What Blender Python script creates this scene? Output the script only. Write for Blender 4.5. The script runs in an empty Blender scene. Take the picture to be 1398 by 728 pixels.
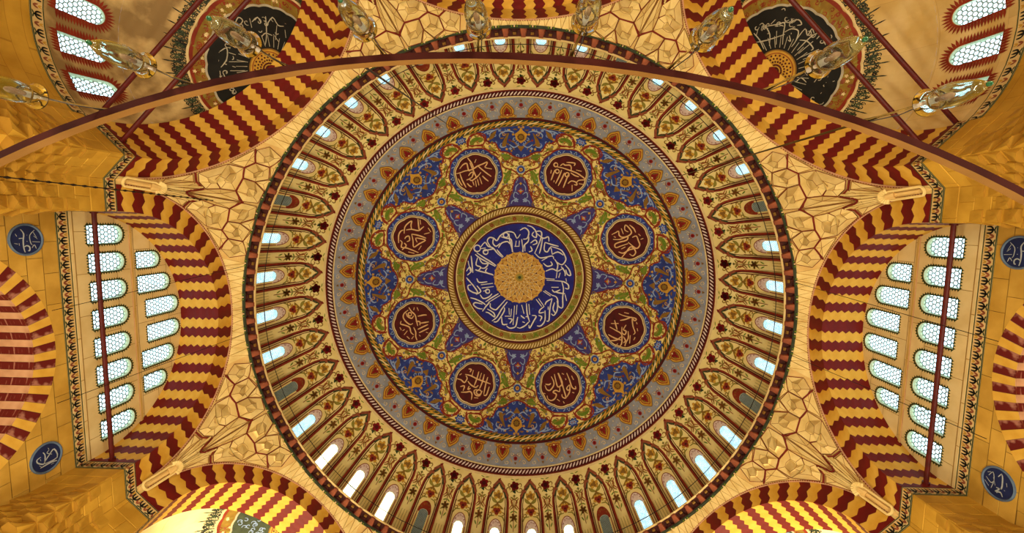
"""Looking up into a domed prayer hall: painted dome, striped arches, muqarnas, chandelier ring."""
import bpy, math, random, json
from math import sin, cos, pi, radians, sqrt, atan2, hypot
from mathutils import Vector, Matrix
from mathutils.geometry import delaunay_2d_cdt, tessellate_polygon

C = bpy.context.scene.collection
SC = bpy.context.scene
random.seed(7)
Z0 = 1.6                       # eye height: heights below are given above the camera

CAM_ANG = (0.09635, 0.03250, 0.01419)
CAM_X, CAM_Y = 0.6186, -5.3708
EXPOSURE = 0.1
DAY, DAYD, SUNP = 3.6, 1.8, 3.2
# ---------------------------------------------------------------- camera
cam_d = bpy.data.cameras.new('camera')
cam_d.sensor_width = 36.0
cam_d.lens = 620.0 / 1398.0 * 36.0
cam_d.clip_end = 300
cam = bpy.data.objects.new('camera', cam_d)
C.objects.link(cam)
SC.camera = cam
def _rot(tx, ty, rz):
    a = Matrix(((1, 0, 0), (0, cos(tx), -sin(tx)), (0, sin(tx), cos(tx))))
    b = Matrix(((cos(ty), 0, sin(ty)), (0, 1, 0), (-sin(ty), 0, cos(ty))))
    c = Matrix(((cos(rz), -sin(rz), 0), (sin(rz), cos(rz), 0), (0, 0, 1)))
    return a @ b @ c
_m = _rot(*CAM_ANG)
_cm = Matrix((( _m[0][0], -_m[1][0], -_m[2][0]), (_m[0][1], -_m[1][1], -_m[2][1]), (_m[0][2], -_m[1][2], -_m[2][2])))
cam.matrix_world = Matrix.Translation((CAM_X, CAM_Y, Z0)) @ _cm.to_4x4()

# ---------------------------------------------------------------- world
w = bpy.data.worlds.new('world'); SC.world = w; w.use_nodes = True
w.node_tree.nodes['Background'].inputs[0].default_value = (0.62, 0.80, 1.0, 1)
w.node_tree.nodes['Background'].inputs[1].default_value = 0.6

# ---------------------------------------------------------------- exposure
SC.view_settings.view_transform = 'Standard'
SC.view_settings.look = 'None'
SC.view_settings.exposure = EXPOSURE
SC.view_settings.gamma = 1.0
SC.view_settings.use_curve_mapping = False
try:
    SC.cycles.max_bounces = 5; SC.cycles.diffuse_bounces = 3; SC.cycles.glossy_bounces = 2
    SC.cycles.transmission_bounces = 4; SC.cycles.use_denoising = True
except Exception: pass

# ---------------------------------------------------------------- lights: the warm lamps that hang low in the hall
def point_light(name, loc, power, color, size=0.4):
    d = bpy.data.lights.new(name, 'POINT'); d.energy = power; d.color = color; d.shadow_soft_size = size
    o = bpy.data.objects.new(name, d); o.location = loc; C.objects.link(o); return o
def spot_light(name, loc, target, power, color, angle=100, size=0.3):
    d = bpy.data.lights.new(name, 'SPOT'); d.energy = power; d.color = color; d.spot_size = radians(angle); d.spot_blend = 0.6; d.shadow_soft_size = size
    o = bpy.data.objects.new(name, d); o.location = loc
    o.rotation_euler = (Vector(target) - Vector(loc)).to_track_quat('-Z', 'Y').to_euler(); C.objects.link(o); return o
WARM = (1.0, 0.915, 0.66)
for k in range(12):
    a = 2 * pi * (k + .5) / 12
    point_light('hall_lamp', (11 * cos(a), 11 * sin(a), 1.4), 2350, WARM, .5)
for az in (135, 45):
    a = radians(az)
    spot_light('semidome_floodlight', (21.5 * cos(a), 21.5 * sin(a), 18.5), (17.5 * cos(a), 17.5 * sin(a), 27.5), 4500, (1, .84, .5), 120, .3)

# ---------------------------------------------------------------- materials (all node based)
def lin(h):
    r = []
    for i in (0, 2, 4):
        c = int(h[i:i+2], 16) / 255.0
        r.append(c / 12.92 if c <= 0.04045 else ((c + 0.055) / 1.055) ** 2.4)
    return (r[0], r[1], r[2], 1)
_mats = {}
def mat(name, col, col2=None, scale=3.0, rough=0.75, bump=0.0, metal=0.0, spec=0.3, detail=4, contrast=(0.35, 0.65), stretch=None):
    if name in _mats: return _mats[name]
    m = bpy.data.materials.new(name); m.use_nodes = True; nt = m.node_tree; b = nt.nodes['Principled BSDF']
    c1 = lin(col); c2 = lin(col2) if col2 else tuple(x * 0.82 for x in c1[:3]) + (1,)
    tc = nt.nodes.new('ShaderNodeTexCoord'); n = nt.nodes.new('ShaderNodeTexNoise')
    n.inputs['Scale'].default_value = scale; n.inputs['Detail'].default_value = detail
    if stretch:
        mp = nt.nodes.new('ShaderNodeMapping'); mp.inputs['Scale'].default_value = stretch
        nt.links.new(tc.outputs['Object'], mp.inputs[0]); nt.links.new(mp.outputs[0], n.inputs['Vector'])
    else: nt.links.new(tc.outputs['Object'], n.inputs['Vector'])
    r = nt.nodes.new('ShaderNodeValToRGB'); r.color_ramp.elements[0].position = contrast[0]; r.color_ramp.elements[1].position = contrast[1]
    r.color_ramp.elements[0].color = c2; r.color_ramp.elements[1].color = c1
    nt.links.new(n.outputs['Fac'], r.inputs[0]); nt.links.new(r.outputs[0], b.inputs['Base Color'])
    b.inputs['Roughness'].default_value = rough; b.inputs['Metallic'].default_value = metal; b.inputs['Specular IOR Level'].default_value = spec
    if bump:
        bp = nt.nodes.new('ShaderNodeBump'); bp.inputs['Strength'].default_value = bump; bp.inputs['Distance'].default_value = 0.05
        nt.links.new(n.outputs['Fac'], bp.inputs['Height']); nt.links.new(bp.outputs[0], b.inputs['Normal'])
    _mats[name] = m; return m
def stone_mat(name, col, col2, bw=1.3, bh=0.62, line=0.55, mortar=0.012):
    """ashlar: noise mottling with fine recessed joints; bricks run along x+y and z of the object"""
    if name in _mats: return _mats[name]
    m = mat(name, col, col2, scale=0.7, rough=0.8, bump=0.15, detail=6)
    nt = m.node_tree; b = nt.nodes['Principled BSDF']; ramp = [n for n in nt.nodes if n.type == 'VALTORGB'][0]; tc = [n for n in nt.nodes if n.type == 'TEX_COORD'][0]
    sx = nt.nodes.new('ShaderNodeSeparateXYZ'); ad = nt.nodes.new('ShaderNodeMath'); cb = nt.nodes.new('ShaderNodeCombineXYZ')
    nt.links.new(tc.outputs['Object'], sx.inputs[0]); nt.links.new(sx.outputs[0], ad.inputs[0]); nt.links.new(sx.outputs[1], ad.inputs[1])
    nt.links.new(ad.outputs[0], cb.inputs[0]); nt.links.new(sx.outputs[2], cb.inputs[1])
    br = nt.nodes.new('ShaderNodeTexBrick'); br.inputs['Scale'].default_value = 1.0; br.inputs['Brick Width'].default_value = bw; br.inputs['Row Height'].default_value = bh
    br.inputs['Mortar Size'].default_value = mortar; br.inputs['Color1'].default_value = (1, 1, 1, 1); br.inputs['Color2'].default_value = (.86, .86, .84, 1); br.inputs['Mortar'].default_value = (line, line * .9, line * .8, 1)
    nt.links.new(cb.outputs[0], br.inputs['Vector'])
    mx = nt.nodes.new('ShaderNodeMixRGB'); mx.blend_type = 'MULTIPLY'; mx.inputs[0].default_value = 1
    nt.links.new(ramp.outputs[0], mx.inputs[1]); nt.links.new(br.outputs[0], mx.inputs[2]); nt.links.new(mx.outputs[0], b.inputs['Base Color'])
    return m
def block_mat(name, col, col2, vary=.16):
    """single ashlar block: mottled stone whose tone differs a little from block to block"""
    if name in _mats: return _mats[name]
    m = mat(name, col, col2, scale=.9, rough=.8, bump=.15, detail=6); nt = m.node_tree; b = nt.nodes['Principled BSDF']; ramp = [n for n in nt.nodes if n.type == 'VALTORGB'][0]
    oi = nt.nodes.new('ShaderNodeObjectInfo'); mr = nt.nodes.new('ShaderNodeMapRange'); mr.inputs['To Min'].default_value = 1 - vary; mr.inputs['To Max'].default_value = 1 + vary * .5
    nt.links.new(oi.outputs['Random'], mr.inputs['Value']); hs = nt.nodes.new('ShaderNodeHueSaturation'); nt.links.new(mr.outputs[0], hs.inputs['Value']); nt.links.new(ramp.outputs[0], hs.inputs['Color']); nt.links.new(hs.outputs[0], b.inputs['Base Color'])
    return m
def emit_mat(name, col, strength, col2=None, scale=1.5):
    if name in _mats: return _mats[name]
    m = bpy.data.materials.new(name); m.use_nodes = True; nt = m.node_tree; b = nt.nodes['Principled BSDF']
    tc = nt.nodes.new('ShaderNodeTexCoord'); n = nt.nodes.new('ShaderNodeTexNoise'); n.inputs['Scale'].default_value = scale
    r = nt.nodes.new('ShaderNodeValToRGB'); r.color_ramp.elements[0].color = lin(col2 or col); r.color_ramp.elements[1].color = lin(col)
    r.color_ramp.elements[0].position = .4; r.color_ramp.elements[1].position = .6
    nt.links.new(tc.outputs['Object'], n.inputs['Vector']); nt.links.new(n.outputs['Fac'], r.inputs[0]); nt.links.new(r.outputs[0], b.inputs['Emission Color'])
    b.inputs['Emission Strength'].default_value = strength; b.inputs['Base Color'].default_value = (.3, .35, .4, 1); b.inputs['Roughness'].default_value = .2
    _mats[name] = m; return m
def glass_mat(name, col, rough=0.03):
    if name in _mats: return _mats[name]
    m = bpy.data.materials.new(name); m.use_nodes = True; nt = m.node_tree; b = nt.nodes['Principled BSDF']
    tc = nt.nodes.new('ShaderNodeTexCoord'); n = nt.nodes.new('ShaderNodeTexNoise'); n.inputs['Scale'].default_value = 14
    r = nt.nodes.new('ShaderNodeValToRGB'); r.color_ramp.elements[0].color = lin(col); r.color_ramp.elements[1].color = (1, 1, .96, 1)
    nt.links.new(tc.outputs['Object'], n.inputs['Vector']); nt.links.new(n.outputs['Fac'], r.inputs[0]); nt.links.new(r.outputs[0], b.inputs['Base Color'])
    b.inputs['Transmission Weight'].default_value = 1; b.inputs['Roughness'].default_value = rough; b.inputs['IOR'].default_value = 1.45
    _mats[name] = m; return m

P = {}
def defmats():
    P['yellow']  = mat('ochre_voussoir', 'dcb04a', 'c8962e', 1.2)
    P['red']     = mat('oxblood_voussoir', '6e0d08', '5a0806', 1.2, rough=.6)
    P['stone']   = stone_mat('ochre_ashlar', 'c4963c', 'a87a26', line=.62)
    P['tymp']    = stone_mat('pale_ochre_ashlar', 'd2ab62', 'c09a50', 1.9, .95, line=.72, mortar=.01)
    P['pier']    = stone_mat('gold_ashlar', 'c99c34', 'ad8020', 1.2, .6, line=.7)
    P['block']   = block_mat('ochre_wall_block', 'c69c40', 'ae842c')
    P['tblock']  = block_mat('pale_ochre_wall_block', 'dcc48c', 'ceb276', .06)
    P['pblock']  = block_mat('gold_pier_block', 'c99c34', 'ad8020')
    P['joint']   = mat('ochre_mortar', '94702a', '846020', 3)
    P['tjoint']  = mat('pale_ochre_mortar', 'a8803e', '98722f', 3)
    P['pend']    = mat('cream_muqarnas_stone', 'ecd490', 'dcc078', 1.5, bump=.1)
    P['pendback']= mat('buff_muqarnas_ground', 'e2c07a', 'd4ae68', 1.5)
    P['redline'] = mat('dark_red_joint_paint', '7a2414', '64180c', 4)
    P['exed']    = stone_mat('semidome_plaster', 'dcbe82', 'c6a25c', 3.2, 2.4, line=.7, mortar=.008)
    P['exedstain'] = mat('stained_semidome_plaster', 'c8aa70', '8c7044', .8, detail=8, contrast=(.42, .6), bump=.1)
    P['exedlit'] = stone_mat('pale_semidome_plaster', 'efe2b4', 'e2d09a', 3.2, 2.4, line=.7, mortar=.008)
    # dome paint
    P['ground']  = mat('dome_yellow_ground', 'ecd888', 'dcc46a', .9)
    P['bayground'] = mat('drum_yellow_ground', 'ecdc98', 'e0c880', .7)
    P['blue']    = mat('ultramarine_paint', '283c8c', '202e6e', 1.2, contrast=(.4, .6))
    P['deepblue']= mat('deep_blue_paint', '1a1e84', '14166c', 1.2)
    P['purple']  = mat('violet_blue_paint', '40357a', '33306c', 2)
    P['lblue']   = mat('light_blue_paint', '8fa4cc', '7c92bf', 2)
    P['maroon']  = mat('maroon_paint', '520c0c', '400808', 2)
    P['thinline'] = mat('brown_edge_line_paint', '9c6a34', '8a5a2a', 4)
    P['redp']    = mat('brick_red_paint', '8e3016', '74220e', 2)
    P['crimson'] = mat('crimson_paint', '8a1212', '700c0c', 2)
    P['brown']   = mat('brown_paint', '8a6426', '73501c', 2)
    P['green']   = mat('leaf_green_paint', '6b8420', '587016', 2)
    P['dgreen']  = mat('dark_green_paint', '33462a', '283a22', 2)
    P['gold']    = mat('gold_paint', 'c89a36', 'b4842a', 3, rough=.5)
    P['dgold']   = mat('dull_gold_paint', '8e6e22', '7a5c1a', 3)
    P['cream']   = mat('cream_paint', 'e2cc96', 'd4bc84', 3)
    P['greyblue']= mat('grey_blue_paint', '95979f', '85868c', 1.5)
    P['grey']    = mat('pale_grey_paint', 'b5ac94', 'a29a84', 3)
    P['white']   = mat('white_lettering_paint', 'd8d4d0', 'c8c4c4', 4)
    P['dullwhite'] = mat('dull_blue_white_lettering_paint', 'aab0b4', '949c9e', 4)
    P['pinkgold']= mat('pale_gold_lettering_paint', 'dcb482', 'cfa26c', 4)
    P['black']   = mat('black_paint', '15140f', '0e0d0a', 2)
    P['pink']    = mat('pink_white_plaster', 'e6d6d0', 'd8c2ba', 6)
    P['olive']   = mat('olive_paint', '8f8436', '7c7028', 2)
    P['teal']    = mat('blue_green_edging_paint', '3c4632', '2e3626', 3)
    P['corbel']  = mat('red_orange_corbel_paint', '9a5434', '743a24', 3)
    P['corbeldark'] = mat('dark_red_corbel_paint', '4a1a12', '34100a', 4)
    P['ledge']   = mat('cream_ledge_plaster', 'd0b880', 'c0a468', 2)
    P['iron']    = mat('dark_iron', '2a2018', '1c1410', 5, rough=.5, metal=.3)
    P['tie']     = mat('dark_red_tie_rod_paint', '58100c', '440a08', 3, rough=.45)
    P['ringdark']= mat('dark_red_ring_paint', '34100a', '280a06', 3, rough=.85, spec=.05)
    P['ringtan'] = mat('tan_ring_paint', '866030', '785426', 3, rough=.8, spec=.1)
    P['grille']  = mat('pale_grey_lattice_plaster', '9db4bc', '8aa4ae', 4)
    P['frame']   = mat('pale_window_reveal_plaster', 'bcc4a4', 'a8b290', 4)
    P['wgreen']  = mat('dark_green_window_border', '3f4a22', '34401c', 4)
    P['day']     = emit_mat('daylit_pane', 'd8f2ff', DAY, 'b4e4f4')
    P['daydome'] = emit_mat('daylit_drum_pane', '9ed6ea', DAYD, 'cdeef6', 4)
    P['sun']     = emit_mat('sunlit_drum_pane', 'fff4cc', SUNP, 'fffbe8')
    P['dim']     = mat('dim_blind_pane', '6f7464', '5a5e52', 3)
    P['glass']   = glass_mat('clear_lamp_glass', 'e4f6ea')
    P['brass']   = mat('aged_brass', '6a5022', '43310f', 8, rough=.5, metal=.9)
    P['bulb']    = mat('pearl_bulb_glass', 'a8826c', '886450', 6, rough=.25)
    P['greenglass'] = mat('dark_green_knob', '1c4a2c', '123420', 6, rough=.15)
    P['carpet']  = mat('red_carpet', '4a1c12', '3a140c', 2)
    P['fright']  = mat('cream_frieze_ground', 'd8bc84', 'c8a868', 3)
    P['marble']  = mat('veined_red_marble', '60120c', 'a06a58', 1.6, contrast=(.34, .42), detail=7, stretch=(1, 6, 1))
    P['pinkst']  = mat('pinkish_voussoir_stone', 'cfa27c', 'bd8e68', 2)
    P['royal']   = mat('royal_blue_roundel_paint', '14204e', '101a40', 2)
    P['roundrim']= mat('slate_blue_rim_paint', '5f7288', '4e6078', 3)
defmats()

# ---------------------------------------------------------------- mesh helpers
class MB:
    def __init__(s): s.v = []; s.f = []; s.mi = []; s.ms = []
    def m(s, mat_):
        if mat_ not in s.ms: s.ms.append(mat_)
        return s.ms.index(mat_)
    def add(s, vs, fs, mat_):
        o = len(s.v); k = s.m(mat_); s.v += [tuple(v) for v in vs]
        for f in fs: s.f.append(tuple(i + o for i in f)); s.mi.append(k)
    def quad(s, a, b, c, d, mat_): s.add([a, b, c, d], [(0, 1, 2, 3)], mat_)
    def box(s, c, size, mat_, M=None):
        hx, hy, hz = [t / 2 for t in size]
        vs = [Vector((sx * hx, sy * hy, sz * hz)) for sx in (-1, 1) for sy in (-1, 1) for sz in (-1, 1)]
        if M is not None: vs = [M @ v for v in vs]
        vs = [v + Vector(c) for v in vs]
        s.add(vs, [(0, 1, 3, 2), (4, 6, 7, 5), (0, 4, 5, 1), (2, 3, 7, 6), (0, 2, 6, 4), (1, 5, 7, 3)], mat_)
    def tube(s, pts, r, mat_, n=8, closed=False, caps=True):
        pts = [Vector(p) for p in pts]; N = len(pts); rs = r if isinstance(r, (list, tuple)) else [r] * N; vs = []
        up = None
        for i, p in enumerate(pts):
            if closed: t = pts[(i + 1) % N] - pts[i - 1]
            else: t = pts[min(i + 1, N - 1)] - pts[max(i - 1, 0)]
            t.normalize()
            if up is None: up = t.orthogonal().normalized()
            up = (up - t * up.dot(t)); up = up.normalized() if up.length > 1e-6 else t.orthogonal().normalized()
            b = t.cross(up)
            for k in range(n):
                a = 2 * pi * k / n; vs.append(p + (up * cos(a) + b * sin(a)) * rs[i])
        fs = []
        for i in range(N if closed else N - 1):
            j = (i + 1) % N
            for k in range(n): fs.append((i * n + k, i * n + (k + 1) % n, j * n + (k + 1) % n, j * n + k))
        if caps and not closed: fs += [tuple(range(n))[::-1], tuple((N - 1) * n + k for k in range(n))]
        s.add(vs, fs, mat_)
    def lathe(s, prof, mat_, n=64, a0=0, a1=2 * pi, c=(0, 0, 0)):
        full = abs(a1 - a0 - 2 * pi) < 1e-6; cols = n if full else n + 1; vs = []
        for k in range(cols):
            a = a0 + (a1 - a0) * k / n
            for r, z in prof: vs.append((c[0] + r * cos(a), c[1] + r * sin(a), c[2] + z))
        m = len(prof); fs = []
        for k in range(n):
            j = (k + 1) % cols
            for i in range(m - 1): fs.append((k * m + i, j * m + i, j * m + i + 1, k * m + i + 1))
        s.add(vs, fs, mat_)
    def build(s, name, parent=None, smooth=False):
        me = bpy.data.meshes.new(name); me.from_pydata(s.v, [], s.f)
        for m in s.ms: me.materials.append(m)
        me.polygons.foreach_set('material_index', s.mi)
        if smooth: me.polygons.foreach_set('use_smooth', [True] * len(s.f))
        me.update()
        return link(name, me, parent)
def link(name, me, parent=None, loc=(0, 0, 0), rz=0.0):
    o = bpy.data.objects.new(name, me); C.objects.link(o)
    o.location = loc; o.rotation_euler = (0, 0, rz)
    if parent: o.parent = parent
    return o
def tag(o, label=None, cat=None, group=None, kind=None):
    if label: o['label'] = label
    if cat: o['category'] = cat
    if group: o['group'] = group
    if kind: o['kind'] = kind
    return o
def empty(name, loc=(0, 0, 0), rz=0.0, label=None, cat=None, group=None, kind=None):
    o = bpy.data.objects.new(name, None); C.objects.link(o); o.empty_display_size = .2
    o.location = loc; o.rotation_euler = (0, 0, rz); return tag(o, label, cat, group, kind)
def copy_tree(o, parent=None):
    c = o.copy(); C.objects.link(c)
    if parent: c.parent = parent
    for ch in list(o.children): copy_tree(ch, c)
    return c
def inside(x, y, poly):
    r = False; n = len(poly); j = n - 1
    for i in range(n):
        xi, yi = poly[i]; xj, yj = poly[j]
        if (yi > y) != (yj > y) and x < (xj - xi) * (y - yi) / (yj - yi) + xi: r = not r
        j = i
    return r
def cdt(outer, holes=(), step=None):
    vs = []; es = []
    for lp in [outer] + list(holes):
        o = len(vs); n = len(lp)
        if step and lp is outer:
            q = []
            for i in range(n):
                a, b = lp[i], lp[(i + 1) % n]; k = max(1, int(hypot(b[0] - a[0], b[1] - a[1]) / step))
                for t in range(k): q.append((a[0] + (b[0] - a[0]) * t / k, a[1] + (b[1] - a[1]) * t / k))
            lp2 = q
        else: lp2 = lp
        n = len(lp2); vs += [Vector(p) for p in lp2]; es += [(o + i, o + (i + 1) % n) for i in range(n)]
    if step:
        xs = [p[0] for p in outer]; ys = [p[1] for p in outer]; x = min(xs) + step / 2
        while x < max(xs):
            y = min(ys) + step / 2
            while y < max(ys):
                if inside(x, y, outer) and not any(inside(x, y, h) for h in holes): vs.append(Vector((x, y)))
                y += step
            x += step
    V, E_, F, *_ = delaunay_2d_cdt(vs, es, [], 0, 1e-5)
    out = []
    for f in F:
        cx = sum(V[i][0] for i in f) / len(f); cy = sum(V[i][1] for i in f) / len(f)
        if inside(cx, cy, outer) and not any(inside(cx, cy, h) for h in holes): out.append(tuple(f))
    return [tuple(v) for v in V], out
def densify(L, step):
    q = []
    for i in range(len(L)):
        p0, p1 = L[i], L[(i + 1) % len(L)]; k = max(1, int(hypot(p1[0] - p0[0], p1[1] - p0[1]) / step))
        for t in range(k): q.append((p0[0] + (p1[0] - p0[0]) * t / k, p0[1] + (p1[1] - p0[1]) * t / k))
    return q
def smooth_path(pts, k=3, closed=False):
    if len(pts) < 3: return list(pts)
    n = len(pts); out = []
    for i in range(n if closed else n - 1):
        p1 = pts[i]; p2 = pts[(i + 1) % n]
        p0 = pts[i - 1] if (closed or i > 0) else p1; p3 = pts[(i + 2) % n] if (closed or i + 2 < n) else p2
        for t_ in range(k):
            t = t_ / k; r = []
            for c in (0, 1):
                a, b, d, e = p0[c], p1[c], p2[c], p3[c]
                r.append(0.5 * (2 * b + (d - a) * t + (2 * a - 5 * b + 4 * d - e) * t * t + (3 * b - a - 3 * d + e) * t ** 3))
            out.append(tuple(r))
    if not closed: out.append(pts[-1])
    return out
class Canvas:
    """flat painted ornament laid on a curved or plane surface through fn(x, y, layer)"""
    def __init__(s, fn): s.fn = fn; s.mb = MB()
    def fill(s, poly, mat_, layer=1, step=None, holes=()):
        V, F = cdt(poly, holes, step); s.mb.add([s.fn(x, y, layer) for x, y in V], F, mat_)
    def stroke(s, pts, w, mat_, layer=2, k=3, closed=False, taper=True):
        q = smooth_path(pts, k, closed); n = len(q); vs = []; fs = []
        if n < 2: return
        for i, (x, y) in enumerate(q):
            a = q[i - 1] if (closed or i > 0) else q[0]; b = q[(i + 1) % n] if (closed or i < n - 1) else q[-1]
            dx, dy = b[0] - a[0], b[1] - a[1]; L = hypot(dx, dy) or 1
            ww = w / 2
            if taper and not closed: ww *= 0.45 + 0.55 * min(1, 2.5 * min(i, n - 1 - i) / max(1, n - 1) + .25)
            nx, ny = -dy / L * ww, dx / L * ww
            vs += [s.fn(x + nx, y + ny, layer), s.fn(x - nx, y - ny, layer)]
        for i in range(n if closed else n - 1):
            j = (i + 1) % n; fs.append((2 * i, 2 * i + 1, 2 * j + 1, 2 * j))
        s.mb.add(vs, fs, mat_)
    def disc(s, c, r, mat_, layer=2, n=10, sy=1.0):
        pts = [(c[0] + r * cos(2 * pi * i / n), c[1] + r * sy * sin(2 * pi * i / n)) for i in range(n)]
        s.mb.add([s.fn(x, y, layer) for x, y in pts], [tuple(range(n))], mat_)
    def flower(s, c, r, mat_, layer=2, petals=5, inner=.5, rot=0):
        n = petals * 4; pts = []
        for i in range(n):
            a = rot + 2 * pi * i / n; rr = r * (inner + (1 - inner) * abs(cos(petals * (a - rot) / 2)))
            pts.append((c[0] + rr * cos(a), c[1] + rr * sin(a)))
        vs = [s.fn(c[0], c[1], layer)] + [s.fn(x, y, layer) for x, y in pts]
        s.mb.add(vs, [(0, 1 + i, 1 + (i + 1) % n) for i in range(n)], mat_)
    def leaf(s, a, b, w, mat_, layer=2, bend=0.0):
        dx, dy = b[0] - a[0], b[1] - a[1]; L = hypot(dx, dy) or 1; nx, ny = -dy / L, dx / L; lo = []; hi = []
        for i in range(6):
            t = i / 5; c = sin(pi * t); x = a[0] + dx * t + nx * bend * c; y = a[1] + dy * t + ny * bend * c; h = w / 2 * sin(pi * min(1, .08 + t * .9)) ** .8
            hi.append((x + nx * h, y + ny * h)); lo.append((x - nx * h, y - ny * h))
        vs = [s.fn(x, y, layer) for x, y in hi + lo]
        s.mb.add(vs, [(i, i + 1, 7 + i, 6 + i) for i in range(5)], mat_)
    def curl(s, c, r, w, mat_, layer=2, turns=1.2, rot=0, flip=1):
        pts = []
        for i in range(9):
            t = i / 8; a = rot + flip * turns * 2 * pi * t; rr = r * (1 - .8 * t); pts.append((c[0] + rr * cos(a), c[1] + rr * sin(a)))
        s.stroke(pts, w, mat_, layer, 2)
    def build(s, name, parent=None): return s.mb.build(name, parent)
def frame_rz(az): return radians(az - 90)
MEDR = 0.6254
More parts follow.
